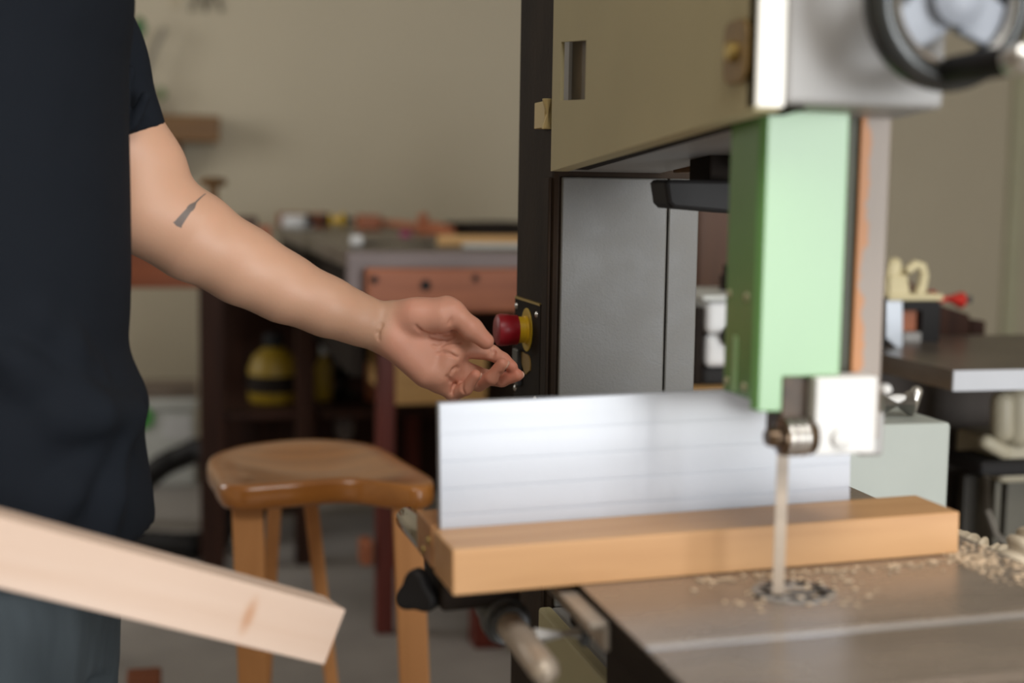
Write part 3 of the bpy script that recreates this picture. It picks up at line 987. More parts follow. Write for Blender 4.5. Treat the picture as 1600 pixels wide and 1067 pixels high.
def make_skin():
    m, nt, b = new_mat('skin')
    N, Lk = nt.nodes, nt.links
    at = N.new('ShaderNodeAttribute')
    at.attribute_name = 'flush'
    tc = N.new('ShaderNodeTexCoord')
    nz = N.new('ShaderNodeTexNoise')
    nz.inputs['Scale'].default_value = 45
    nz.inputs['Detail'].default_value = 4
    Lk.new(tc.outputs['Object'], nz.inputs['Vector'])
    ad = N.new('ShaderNodeMath')
    ad.operation = 'MULTIPLY_ADD'
    ad.inputs[1].default_value = 0.22
    Lk.new(nz.outputs['Fac'], ad.inputs[0])
    sb = N.new('ShaderNodeMath')
    sb.operation = 'SUBTRACT'
    sb.inputs[1].default_value = 0.11
    Lk.new(at.outputs['Fac'], sb.inputs[0])
    Lk.new(sb.outputs[0], ad.inputs[2])
    cr = N.new('ShaderNodeValToRGB')
    cr.color_ramp.elements[0].color = (0.49, 0.28, 0.183, 1)
    cr.color_ramp.elements[1].color = (0.60, 0.19, 0.12, 1)
    e = cr.color_ramp.elements.new(0.5)
    e.color = (0.62, 0.295, 0.205, 1)
    Lk.new(ad.outputs[0], cr.inputs['Fac'])
    # the tattoo: a small chisel drawn along the inner forearm
    pa, pb = P(323, 302, 1.50) - person_org, P(286, 356, 1.50) - person_org
    ax = (pb - pa)
    Ln = ax.length
    ax = ax / Ln
    side = ax.cross(Vector(fb)).normalized()
    def dotn(vec, off):
        vm = N.new('ShaderNodeVectorMath')
        vm.operation = 'DOT_PRODUCT'
        vm.inputs[1].default_value = vec
        Lk.new(tc.outputs['Object'], vm.inputs[0])
        s_ = N.new('ShaderNodeMath')
        s_.operation = 'SUBTRACT'
        s_.inputs[1].default_value = off
        Lk.new(vm.outputs['Value'], s_.inputs[0])
        return s_
    tt = dotn(ax / Ln, pa.dot(ax / Ln))
    ss = dotn(side, pa.dot(side))
    ab_ = N.new('ShaderNodeMath')
    ab_.operation = 'ABSOLUTE'
    Lk.new(ss.outputs[0], ab_.inputs[0])
    wd = N.new('ShaderNodeValToRGB')               # half-width profile along the chisel
    wd.color_ramp.interpolation = 'LINEAR'
    els = [(0.0, 0.0), (0.02, 0.10), (0.30, 0.14), (0.42, 0.34), (0.50, 0.36), (0.53, 0.30), (0.93, 0.42), (0.97, 0.50), (1.0, 0.0)]
    wd.color_ramp.elements[0].position, wd.color_ramp.elements[0].color = els[0][0], (els[0][1],) * 3 + (1,)
    wd.color_ramp.elements[1].position, wd.color_ramp.elements[1].color = els[-1][0], (els[-1][1],) * 3 + (1,)
    for p_, v_ in els[1:-1]:
        x = wd.color_ramp.elements.new(p_)
        x.color = (v_, v_, v_, 1)
    Lk.new(tt.outputs[0], wd.inputs['Fac'])
    sc_ = N.new('ShaderNodeMath')
    sc_.operation = 'MULTIPLY'
    sc_.inputs[1].default_value = 0.0115
    Lk.new(wd.outputs['Color'], sc_.inputs[0])
    df = N.new('ShaderNodeMath')
    df.operation = 'SUBTRACT'
    Lk.new(sc_.outputs[0], df.inputs[0])
    Lk.new(ab_.outputs[0], df.inputs[1])
    mr = N.new('ShaderNodeMapRange')
    mr.inputs[1].default_value = 0.0002
    mr.inputs[2].default_value = 0.0010
    Lk.new(df.outputs[0], mr.inputs[0])
    # only on the side of the forearm that carries it
    dp = dotn(Vector(fb), pa.dot(Vector(fb)) + 0.02)
    lt = N.new('ShaderNodeMath')
    lt.operation = 'LESS_THAN'
    lt.inputs[1].default_value = 0.0
    Lk.new(dp.outputs[0], lt.inputs[0])
    mu = N.new('ShaderNodeMath')
    mu.operation = 'MULTIPLY'
    Lk.new(mr.outputs[0], mu.inputs[0])
    Lk.new(lt.outputs[0], mu.inputs[1])
    m8 = N.new('ShaderNodeMath')
    m8.operation = 'MULTIPLY'
    m8.inputs[1].default_value = 0.82
    Lk.new(mu.outputs[0], m8.inputs[0])
    mx = N.new('ShaderNodeMixRGB')
    Lk.new(m8.outputs[0], mx.inputs['Fac'])
    Lk.new(cr.outputs['Color'], mx.inputs['Color1'])
    mx.inputs['Color2'].default_value = (0.045, 0.055, 0.06, 1)
    Lk.new(mx.outputs['Color'], b.inputs['Base Color'])
    b.inputs['Roughness'].default_value = 0.48
    b.inputs['Specular IOR Level'].default_value = 0.4
    b.inputs['Subsurface Weight'].default_value = 0.12
    b.inputs['Subsurface Radius'].default_value = (0.010, 0.004, 0.002)
    b.inputs['Subsurface Scale'].default_value = 0.5
    bp = N.new('ShaderNodeBump')
    bp.inputs['Strength'].default_value = 0.12
    bp.inputs['Distance'].default_value = 0.001
    n3 = N.new('ShaderNodeTexNoise')
    n3.inputs['Scale'].default_value = 420
    Lk.new(tc.outputs['Object'], n3.inputs['Vector'])
    Lk.new(n3.outputs['Fac'], bp.inputs['Height'])
    Lk.new(bp.outputs['Normal'], b.inputs['Normal'])
    return m


M['skin'] = make_skin()

# --- left arm and hand, one fine field
shoulder_l = A3(P(95, -40, 1.50))
hand_pts_lo = np.minimum.reduce([H(100, 0, 0), H(840, 660, 0), shoulder_l]) - 0.09
F1 = Field(np.array([P(60, 0, 1.5).x - 0.06, 1.35, 0.93]), np.array([P(845, 560, 1.6).x, 1.72, 1.46]), 0.0015)
arm = [((95, -60), 1.47, .047), ((140, 90), 1.485, .048), ((186, 225), 1.495, .0455), ((217, 316), 1.50, .0415), ((300, 368), 1.515, .0440), ((380, 415), 1.53, .0385), ((445, 450), 1.54, .0335), ((511, 479), 1.55, .0285), ((560, 499), 1.56, .0258)]
for (p0, d0, r0), (p1, d1, r1) in zip(arm[:-1], arm[1:]):
    F1.cone(P(*p0, d0), P(*p1, d1), r0, r1, k=0.022)
F1.cone(P(243, 262, 1.50), P(232, 330, 1.50), .030, .038, k=0.03)             # muscle filling the crook of the elbow
nb = A3(fb)
# wrist: flat section, wide in the picture
up_n = A3(P(600, 470, 1.565)) - A3(P(575, 545, 1.565))
up_n /= np.linalg.norm(up_n)
F1.cone(A3(P(555, 497, 1.56)), H(600, 514), .0265, .0270, k=0.012, squash=(nb, 0.74))
# palm slab
for mc, r in (((713, 551), .0108), ((705, 570), .0115), ((696, 586), .0115), ((685, 598), .0110)):
    F1.cone(H(612, 515, 0.004), H(*mc, 0.006), .0185, r, k=0.011)
F1.cone(H(604, 524, -0.004), H(664, 583, 0.000), .0175, .0150, k=0.012)         # heel and outer edge of the palm
F1.cone(H(602, 517, -0.007), H(618, 531, -0.006), .0115, .0130, k=0.012)
F1.cone(H(618, 492, -0.003), H(650, 493, -0.010), .0155, .0175, k=0.012)        # ball of the thumb
F1.cone(H(650, 494, -0.010), H(690, 494, -0.014), .0180, .0185, k=0.010)
F1.cone(H(640, 487, 0.004), H(697, 481, -0.004), .0125, .0115, k=0.010)
for mc in ((712, 557), (703, 576), (691, 592)):                                  # pads under the fingers
    F1.ell(H(mc[0] - 5, mc[1] - 3, -0.0040), (.0092, .0092, .0092), k=0.009)
FLUSH = []


def finger(pts, rads, k=0.0028, base_k=0.0055):
    q = [H(*p) for p in pts]
    for i in range(len(q) - 1):
        F1.cone(q[i], q[i + 1], rads[i], rads[i + 1], k=base_k if i == 0 else k)
    FLUSH.append((q[-1], 1.0))
    FLUSH.append((q[-2], 0.6))


finger([(700, 481, -0.010), (708, 488, -0.014), (737, 514, -0.020), (759, 533, -0.018)], [.0125, .0128, .0116, .0092], k=0.006)   # thumb
F1.cone(H(702, 520, 0.008), H(738, 542, 0.022), .0095, .0088, k=0.006)           # web between thumb and first finger
finger([(711, 545, 0.014), (768, 551, 0.026), (786, 562, 0.020), (800, 573, 0.014)], [.0098, .0088, .0078, .0066])
finger([(705, 569, 0.008), (760, 590, 0.034), (784, 593, 0.024), (808, 586, 0.016)], [.0100, .0090, .0082, .0070])
finger([(696, 585, 0.006), (748, 599, 0.022), (768, 590, 0.004), (785, 568, -0.006)], [.0095, .0088, .0078, .0066])
finger([(685, 598, 0.004), (708, 615, 0.012), (728, 607, -0.002), (743, 586, -0.012)], [.0095, .0086, .0074, .0062])
# creases
def crease(pts, depth, r=0.0016, k=0.0028):
    for (a, b) in zip(pts[:-1], pts[1:]):
        F1.cone(H(*a, depth), H(*b, depth), r, r, k=k, cut=True)


def crease_on(pts, r=0.0016, k=0.003, sink=0.0006):
    """Cut a thin groove where the camera-facing skin actually lies."""
    q = []
    for px, py in pts:
        a = A3(P(px, py, 1.44))
        d = A3(P(px, py, 1.62)) - a
        for t in np.linspace(0, 1, 240):
            p = a + d * t
            i = np.round((p - F1.lo) / F1.h).astype(int)
            if (i >= 0).all() and (i < F1.n).all() and F1.f[tuple(i)] < 0:
                q.append(p + d / np.linalg.norm(d) * sink)
                break
    for a, b in zip(q[:-1], q[1:]):
        F1.cone(a, b, r, r, k=k, cut=True)


lines = [
    ([(708, 526), (698, 529), (687, 528), (676, 525), (664, 520)], 0.0019),
    ([(664, 520), (656, 515), (650, 509)], 0.0009),
    ([(716, 535), (702, 535), (692, 538), (684, 543), (676, 540)], 0.0011),
    ([(714, 558), (703, 553), (692, 550), (684, 552)], 0.0012),
    ([(702, 505), (705, 498)], 0.0010),
    ([(705, 584), (707, 578), (712, 574), (716, 576)], 0.0012),
    ([(698, 588), (704, 595), (711, 598)], 0.0014),
    ([(706, 613), (709, 603), (712, 598)], 0.0014),
    ([(764, 546), (767, 551), (765, 557)], 0.0009),
    ([(771, 546), (773, 551), (770, 557)], 0.0008),
    ([(781, 583), (782, 590), (781, 597)], 0.0010),
    ([(724, 600), (722, 607), (725, 613)], 0.0010),
    ([(597, 508), (591, 520), (592, 530)], 0.0010),
]
for pts, r in lines:
    crease_on(pts, r=r)
v1, q1 = F1.mesh('arm')
v1 = relax(v1, q1, 2, 0.4)

# --- rest of the body, coarse field
F2 = Field(A3((-1.05, 0.80, -0.01)), A3((0.05, 1.85, 1.80)), 0.010)
F2.sections(fa, fb, ORG, [(0.80, -0.52, BC_, .095, .145), (0.90, -0.52, BC_, .100, .150), (1.05, -0.50, BC_, .095, .135), (1.22, -0.495, BC_, .105, .150), (1.36, -0.50, BC_, .100, .165), (1.43, -0.51, BC_, .065, .130), (1.47, -0.51, BC_, .05, .07)], k=0.03)
F2.cone(W(-.51, BC_, 1.42), W(-.485, BC_, 1.53), .058, .056, k=0.03)
F2.ell(W(-.465, BC_, 1.63), (.098, .078, .115), (fa, fb, (0, 0, 1)), k=0.02)
F2.ell(W(-.43, BC_, 1.565), (.055, .050, .050), (fa, fb, (0, 0, 1)), k=0.03)
F2.cone(W(-.372, BC_, 1.635), W(-.350, BC_, 1.600), .009, .014, k=0.012)
F2.ell(W(-.375, BC_, 1.555), (.016, .026, .010), (fa, fb, (0, 0, 1)), k=0.012)
for s in (-1, 1):
    F2.ell(W(-.475, BC_ + s * .080, 1.625), (.020, .010, .033), (fa, fb, (0, 0, 1)), k=0.008)
    F2.ell(W(-.378, BC_ + s * .032, 1.642), (.010, .016, .010), (fa, fb, (0, 0, 1)), k=0.012, cut=True)
    F2.ell(W(-.384, BC_ + s * .032, 1.642), (.012, .013, .012), (fa, fb, (0, 0, 1)), k=0.003)
    F2.cone(W(-.52, BC_ + s * .085, .86), W(-.51, BC_ + s * .10, .47), .082, .055, k=0.03)
    F2.cone(W(-.51, BC_ + s * .10, .47), W(-.535, BC_ + s * .105, .08), .055, .036, k=0.02)
    F2.cone(W(-.54, BC_ + s * .105, .05), W(-.40, BC_ + s * .115, .035), .038, .030, k=0.02)
F2.cone(W(-.505, BC_ - .17, 1.39), W(-.58, BC_ - .215, 1.115), .052, .042, k=0.03)
GR = A3(P(-190, 812, 1.045))                      # where the near hand grips the bar
el = W(-.58, BC_ - .215, 1.115)
wr = GR + A3((0, 0, 0.045)) - fa * 0.05 - fb * 0.005
F2.cone(el, wr, .041, .0245, k=0.02)
F2.cone(W(-.505, BC_ + .15, 1.39), A3(P(95, -60, 1.47)), .046, .044, k=0.03)
v2, q2 = F2.mesh('body')
v2 = relax(v2, q2, 2, 0.5)
# near hand closing over the bar: palm, four fingers, thumb
F3 = Field(GR - 0.12, GR + 0.12, 0.0025)
bar_d = A3(P(508, 985, 1.25)) - A3(P(0, 858, 1.09))
bar_d /= np.linalg.norm(bar_d)
dn = A3((0, 0, -1.0))
F3.cone(wr - fa * 0.03 + A3((0, 0, 0.012)), GR + A3((0, 0, 0.040)), .023, .0205, k=0.012)
for k in range(4):
    base = GR + bar_d * (0.034 - 0.0215 * k) + A3((0, 0, 0.040))
    F3.cone(GR + A3((0, 0, 0.044)) - bar_d * 0.02, base, .016, .0125, k=0.012)
    nr = -fb
    F3.cone(base, base + nr * 0.038 + dn * 0.012, .0105, .0098, k=0.005)
    F3.cone(base + nr * 0.038 + dn * 0.012, base + nr * 0.041 + dn * 0.043, .0098, .0088, k=0.004)
    F3.cone(base + nr * 0.041 + dn * 0.043, base + nr * 0.036 + dn * 0.062, .0088, .0075, k=0.004)
F3.cone(GR + A3((0, 0, 0.042)) - bar_d * 0.01, GR + fb * 0.036 + bar_d * 0.02 + A3((0, 0, 0.022)), .015, .0115, k=0.01)
F3.cone(GR + fb * 0.036 + bar_d * 0.02 + A3((0, 0, 0.022)), GR + fb * 0.036 + bar_d * 0.045 + A3((0, 0, -0.010)), .0112, .0085, k=0.004)
v3, q3 = F3.mesh('grip')

wrist_c, fore = H(600, 512), A3(P(600, 512, 1.565)) - A3(P(445, 450, 1.54))
fore /= np.linalg.norm(fore)


def flush(v):
    t = (v - wrist_c) @ fore
    out = np.clip((t + 0.006) / 0.016, 0, 1) * 0.46
    near = np.linalg.norm(v - wrist_c, axis=1) < 0.35
    out = np.where(near, out, 0.0)
    for c, w in FLUSH:
        d = np.linalg.norm(v - c, axis=1)
        out = out + w * 0.30 * np.exp(-(d / 0.012) ** 2)
    d = np.linalg.norm(v - GR, axis=1)
    return np.clip(np.maximum(out, 0.45 * (d < 0.1)), 0, 1)


mesh_obj('body', [(v1, q1), (v2, q2), (v3, q3)], M['skin'], person, attr=flush)

# nails on the two fingertips that show them
def nail(tip, prev, out, r):
    t, p, o_ = H(*tip), H(*prev), A3(out)
    ax = (t - p) / np.linalg.norm(t - p)
    o_ = o_ - ax * (o_ @ ax)
    o_ /= np.linalg.norm(o_)
    s_ = np.cross(ax, o_)
    bm = BM()
    ret = bmesh.ops.create_uvsphere(bm, u_segments=18, v_segments=10, radius=1)
    c = t + o_ * r * 0.72 + ax * r * 0.05
    mx = Matrix(((s_[0] * r * .75, ax[0] * r * 0.95, o_[0] * r * .34, c[0]), (s_[1] * r * .75, ax[1] * r * 0.95, o_[1] * r * .34, c[1]), (s_[2] * r * .75, ax[2] * r * 0.95, o_[2] * r * .34, c[2]), (0, 0, 0, 1)))
    bmesh.ops.transform(bm, matrix=mx, verts=ret['verts'])
    return bm


M['nail'] = mat('fingernail', (0.62, 0.36, 0.27, 1), 0.25, var=0.03)
for tip, prev, out, r in (((743, 586, -.010), (727, 607, 0), fa * 1.0 + A3((0, 0, -.55)) + fb * .15, .0062), ((785, 568, -.006), (768, 590, .004), fa * 1.0 + A3((0, 0, -.5)) + fb * .2, .0066), ((808, 586, .016), (784, 593, .024), A3((0, 0, 1.0)) * 0 + fa * 0.5 + fb * 1.0 + A3((0, 0, -.2)), .0068)):
    obj('fingernail', nail(tip, prev, out, r), M['nail'], person, smooth=True)

# T-shirt: torso sections whose front follows the belly and folds, plus both sleeves
def zy(py, b=1.33):
    return float(P(200, py, b).z)


def front(px, py, b=1.33):
    q = A3(P(px, py, b))
    return float(q @ fa)


F4 = Field(A3((-1.0, 0.90, 0.70)), A3((0.1, 1.80, 1.52)), 0.0048)
rows = []
prof_f = [(-60, 207), (0, 205), (40, 200), (90, 192), (180, 189), (300, 189), (420, 188), (500, 184), (545, 179), (570, 183), (600, 196), (625, 208), (648, 213), (668, 209), (690, 202), (720, 204), (770, 211), (810, 215), (852, 218)]
for py, px in prof_f:
    af = front(px, py)
    z = zy(py)
    back = -0.655 + 0.02 * math.sin((z - 0.8) * 5)
    rb = float(np.interp(z, [0.78, 0.95, 1.1, 1.3, 1.38, 1.43], [.185, .178, .176, .190, .19, .165]))
    rows.append((z, (af + back) / 2, BC_, (af - back) / 2, rb))
rows.append((1.455, -0.51, BC_, .08, .09))
F4.sections(fa, fb, ORG, rows, k=0.012, power=2.2)
# diagonal drape folds across the waist
for a, b, r in (((-60, 520), (110, 655), .010), ((20, 560), (205, 668), .012), ((60, 500), (150, 585), .009), ((90, 655), (212, 640), .012), ((150, 700), (60, 840), .008), ((190, 690), (160, 850), .009)):
    def surf(px, py):
        for D in np.linspace(0.95, 1.4, 200):
            p = A3(P(px, py, D))
            i = np.round((p - F4.lo) / F4.h).astype(int)
            if (i >= 0).all() and (i < F4.n).all() and F4.f[tuple(i)] < 0:
                return p
        return A3(P(px, py, 1.28))
    m0 = surf(*a); m2 = surf(*b); m1 = surf((a[0] + b[0]) / 2, (a[1] + b[1]) / 2)
    F4.cone(m0, m1, r * .7, r, k=0.022)
    F4.cone(m1, m2, r, r * .7, k=0.022)
# the far sleeve: its own finer field, cut flat at the cuff
FS = Field(A3(P(134, 95, 1.483)) - A3((0.24, 0.14, 0.20)), A3(P(134, 95, 1.483)) + A3((0.20, 0.14, 0.20)), 0.0030)
sa, sb_ = A3(P(134, 95, 1.483)), A3(P(185.0, 225, 1.493))
FS.cone(A3(P(80, -50, 1.455)), sa, .064, .0590, k=0.02)
FS.cone(sa, sb_ + (sb_ - sa) * 0.40, .0590, .0505, k=0.02)
nrm = (sb_ - sa) / np.linalg.norm(sb_ - sa)
for a, b in (((205, 110), (186, 190)), ((228, 150), (206, 205))):          # soft creases in the sleeve
    FS.cone(A3(P(*a, 1.432)), A3(P(*b, 1.436)), .006, .005, k=0.014)
sl, X = FS._block(FS.lo, FS.lo + FS.h * (FS.n - 1))
cutd = (X[0] - sb_[0]) * nrm[0] + (X[1] - sb_[1]) * nrm[1] + (X[2] - sb_[2]) * nrm[2]
FS.f[sl] = np.maximum(FS.f[sl], cutd).astype(np.float32)
vs4, qs4 = FS.mesh('sleeve')
vs4 = relax(vs4, qs4, 4, 0.5)
s2a, s2b = W(-.505, BC_ - .165, 1.385), W(-.545, BC_ - .195, 1.235)
F4.cone(s2a, s2b, .066, .060, k=0.03)
v4, q4 = F4.mesh('shirt')
v4 = relax(v4, q4, 7, 0.5)
mesh_obj('tshirt', [(v4, q4), (vs4, qs4)], M['tshirt'], person)

F5 = Field(A3((-1.0, 0.90, 0.03)), A3((0.1, 1.80, 0.92)), 0.0080)
hz = zy(852)
F5.sections(fa, fb, ORG, [(0.72, -0.520, BC_, .118, .172), (0.80, -0.515, BC_, .125, .170), (0.90, -0.515, BC_, .120, .165)], k=0.02)
for s in (-1, 1):
    F5.cone(W(-.500, BC_ + s * .085, .80), W(-.485, BC_ + s * .100, .48), .098, .078, k=0.03)
    F5.cone(W(-.485, BC_ + s * .100, .48), W(-.515, BC_ + s * .105, .09), .078, .062, k=0.02)
v5, q5 = F5.mesh('trousers')
v5 = relax(v5, q5, 2, 0.4)
mesh_obj('trousers', [(v5, q5)], M['trousers'], person)
F6 = Field(A3((-1.0, 0.90, 1.45)), A3((0.1, 1.80, 1.82)), 0.0080)
F6.ell(W(-.485, BC_, 1.660), (.106, .090, .105), (fa, fb, (0, 0, 1)))
F6.ell(W(-.375, BC_, 1.585), (.075, .12, .085), (fa, fb, (0, 0, 1)), cut=True, k=0.02)
v6, q6 = F6.mesh('hair')
mesh_obj('hair', [(v6, q6)], M['hair'], person)
for s in (-1, 1):
    F7 = Field(W(-.50, BC_ + s * .11, .03) - 0.26, W(-.50, BC_ + s * .11, .03) + 0.26, 0.008)
    F7.cone(W(-.565, BC_ + s * .105, .048), W(-.40, BC_ + s * .117, .040), .046, .042, k=0.02)
    F7.cone(W(-.545, BC_ + s * .105, .05), W(-.545, BC_ + s * .105, .10), .046, .044, k=0.02)
    sl, X = F7._block(F7.lo, F7.lo + F7.h * (F7.n - 1))
    F7.f[sl] = np.maximum(F7.f[sl], 0.001 - X[2]).astype(np.float32)
    v7, q7 = F7.mesh('shoe')
    mesh_obj('shoe', [(v7, q7)], M['shoe'], person)

# the planed bar held in the near hand
e1, e0 = P(507, 984.5, 1.25), P(-420, 748, 0.955)
ax = (e1 - e0).normalized()
upv = (P(520, 940, 1.25) - P(495, 1028, 1.25))
upv = (upv - ax * upv.dot(ax)).normalized()
dv = ax.cross(upv).normalized()
hw, hd_ = 0.0255, 0.020
bm = BM()
q = lambda c: [c + upv * hw + dv * hd_, c - upv * hw + dv * hd_, c - upv * hw - dv * hd_, c + upv * hw - dv * hd_]
hexa(bm, q(e0), q(e1))
mtx = Matrix((ax, dv, upv)).to_4x4()
bmesh.ops.recalc_face_normals(bm, faces=bm.faces)
cen = (e0 + e1) / 2
bmesh.ops.transform(bm, matrix=mtx @ Matrix.Translation(-cen), verts=bm.verts)
me = bpy.data.meshes.new('wooden_bar')
bm.to_mesh(me)
bm.free()
me.materials.append(M['spruce'])
bar = bpy.data.objects.new('wooden_bar', me)
C.objects.link(bar)
bar.matrix_world = Matrix.Translation(cen) @ mtx.inverted()
md = bar.modifiers.new('bevel', 'BEVEL')
md.width, md.segments = 0.0015, 2
kn = P(364, 944, 1.205) - cen
kx, kz = kn.dot(ax), kn.dot(upv)
nt = M['spruce'].node_tree
b_s = nt.nodes['Principled BSDF']
src = b_s.inputs['Base Color'].links[0].from_socket
tcn = nt.nodes.new('ShaderNodeTexCoord')
mpn = nt.nodes.new('ShaderNodeMapping')
mpn.inputs['Location'].default_value = (-kx / 0.006, 0, -kz / 0.016)
mpn.inputs['Scale'].default_value = (1 / 0.006, 0, 1 / 0.016)
nt.links.new(tcn.outputs['Object'], mpn.inputs['Vector'])
ln = nt.nodes.new('ShaderNodeVectorMath')
ln.operation = 'LENGTH'
nt.links.new(mpn.outputs['Vector'], ln.inputs[0])
mrn = nt.nodes.new('ShaderNodeMapRange')
mrn.inputs[1].default_value, mrn.inputs[2].default_value = 1.3, 0.3
mrn.inputs[4].default_value = 0.75
nt.links.new(ln.outputs['Value'], mrn.inputs[0])
mxn = nt.nodes.new('ShaderNodeMixRGB')
nt.links.new(mrn.outputs[0], mxn.inputs['Fac'])
nt.links.new(src, mxn.inputs['Color1'])
mxn.inputs['Color2'].default_value = srgb(176, 128, 92)
nt.links.new(mxn.outputs['Color'], b_s.inputs['Base Color'])
tag(bar, 'pale planed wooden bar held out slantwise beside the person in front of the stool', 'wooden bar')

# ------------------------------------------------------------------ stool
def catmull(pts, n=12):
    out = []
    m_ = len(pts)
    for i in range(m_):
        p0, p1, p2, p3 = (Vector(pts[(i + j - 1) % m_]) for j in range(4))
        for k in range(n):
            t = k / n
            out.append(0.5 * ((2 * p1) + (p2 - p0) * t + (2 * p0 - 5 * p1 + 4 * p2 - p3) * t * t + (3 * p1 - p0 - 3 * p2 + p3) * t ** 3))
    return out


SZ = 0.70
ol = catmull([on_z(*q, SZ) for q in ((326, 714), (334, 738), (356, 758), (450, 757), (560, 752), (652, 760), (678, 748), (640, 724), (592, 697), (540, 688), (462, 687), (372, 696))], 8)
sc0 = sum(ol, Vector()) / len(ol)
stool = thing('stool', 'honey brown wooden stool with a scooped saddle seat behind the wooden bar', 'stool', (sc0.x, sc0.y, 0))
bm = BM()
rings = []
for s, dz in [(0.06, 0)] + [(k / 11, 0) for k in range(1, 11)] + [(0.955, 0), (0.985, -0.003), (1.0, -0.010), (1.004, -0.022), (1.0, -0.034), (0.97, -0.043), (0.90, -0.046), (0.5, -0.046), (0.06, -0.046)]:
    ring = []
    for p in ol:
        d = p - sc0
        dish = 0.0
        if dz == 0:
            y_ = d.y / 0.20
            dish = -0.024 * (1 - min(s / 0.84, 1) ** 2) ** 1.3
        edge = 0.006 * math.exp(-((d.x) / 0.10) ** 2) * (1 if d.y < 0 else 0.4) * s ** 3
        ring.append(bm.verts.new((sc0.x + d.x * s, sc0.y + d.y * s, SZ + dz + dish + edge)))
    rings.append(ring)
n_ = len(ol)
for a, b_ in zip(rings[:-1], rings[1:]):
    for k in range(n_):
        bm.faces.new((a[k], a[(k + 1) % n_], b_[(k + 1) % n_], b_[k]))
bm.faces.new(rings[0][::-1]); bm.faces.new(rings[-1])
obj('seat', bm, M['stool'], stool, smooth=True, sharp=60)


def bar4(top, foot, w, t, w2=None, t2=None, yaw=0.0):
    top, foot = Vector(top), Vector(foot)
    w2, t2 = w2 or w, t2 or t
    u = Vector((math.cos(yaw), math.sin(yaw), 0)); v = Vector((-math.sin(yaw), math.cos(yaw), 0))
    sq = lambda c, w_, t_: [c + u * w_ / 2 + v * t_ / 2, c - u * w_ / 2 + v * t_ / 2, c - u * w_ / 2 - v * t_ / 2, c + u * w_ / 2 - v * t_ / 2]
    return hexa(BM(), sq(foot, w2, t2), sq(top, w, t))


for (tx, ty, D), (bx_, by_), w, t in (((386, 770, 2.43), (408, 1370), .053, .026), ((636, 757, 2.44), (660, 1370), .052, .026), ((431, 752, 2.66), (404, 1230), .026, .024), ((482, 752, 2.68), (535, 1215), .027, .026)):
    top = P(tx, ty, D)
    top.z = min(top.z, SZ - 0.03)
    obj('leg', bar4(top, on_z(bx_, by_, 0.0), w, t, yaw=math.radians(-4)), M['stoolleg'], stool, bevel=0.004)

# ------------------------------------------------------------------ workbench in the middle distance
BZ, BY, BX0, BX1 = 1.036, 3.72, 0.474, 1.30
bench = thing('workbench', 'dark wooden workbench with a copper brown vise jaw, seen end on behind the stool', 'workbench', (0.9, 4.8, 0))
obj('bench_top', box(BM(), BX0 - 0.01, BX1, BY, 6.15, BZ - 0.05, BZ), M['benchtop'], bench, bevel=0.006)
obj('end_band', box(BM(), BX0 - 0.012, BX1, BY - 0.03, BY, BZ - 0.16, BZ - 0.002), M['benchband'], bench, bevel=0.006)
obj('side_apron', box(BM(), BX0 + 0.004, BX0 + 0.034, BY + 0.001, 6.1, 0.70, BZ - 0.05), M['blacksatin'], bench, bevel=0.003)
v = P(570, 418, 3.70); v2_ = P(570, 487, 3.70)
jaw = obj('vise_jaw', box(BM(), v.x, BX1 - 0.05, BY - 0.085, BY - 0.031, v2_.z, v.z), M['bluntwood'], bench, bevel=0.006)
for px, py, r in ((585, 437, .011), (665, 446, .015), (743, 435, .010)):
    c = on_y(px, py, BY - 0.085)
    obj('jaw_hole', lathe(BM(), c, (0, -1, 0), [(-0.004, r), (0.0012, r), (0.0016, r * 0.8)], 20), M['black'], jaw)
for px0, px1, D, z1 in ((590, 619, 3.77, 0.88), (634, 656, 5.3, 0.9), (746, 796, 3.66, 0.30), (474, 494, 5.9, 0.9)):
    a, b_ = P(px0, 650, D), P(px1, 650, D)
    w = b_.x - a.x
    obj('leg', box(BM(), a.x, b_.x, a.y, a.y + max(w, .05), 0, z1), M['redwood'], bench, bevel=0.005)
a, b_ = P(616, 555, 3.95), P(735, 636, 3.95)
dr = obj('drawer', box(BM(), a.x, b_.x + 0.06, a.y, a.y + 0.5, b_.z, a.z + 0.05), M['palewood'], bench, bevel=0.004)
obj('rear_panel', box(BM(), 0.50, 1.30, 5.20, 5.24, 0.05, 0.98), M['darkwood'], bench)
obj('lower_shelf', box(BM(), 0.48, 1.29, 4.45, 5.19, 0.47, 0.495), M['darkwood'], bench, bevel=0.003)
obj('stretcher', box(BM(), 0.60, 1.25, 3.80, 3.85, 0.16, 0.25), M['redwood'], bench, bevel=0.004)
c = P(581, 878, 3.72)
obj('wedge', box(BM(), c.x - .018, c.x + .018, 3.70, 3.765, c.z - .035, c.z + .035), M['bluntwood'], bench, bevel=0.01)


BENCH_Y = {468: 5.62, 520: 5.55, 572: 5.45, 482: 5.62, 672: 4.95, 634: 4.75, 558: 3.93, 688: 4.02, 720: 3.93, 700: 5.05}


def on_bench(px, py):
    y = BENCH_Y[px]
    return Vector((on_y(px, 370, y).x, y, BZ))


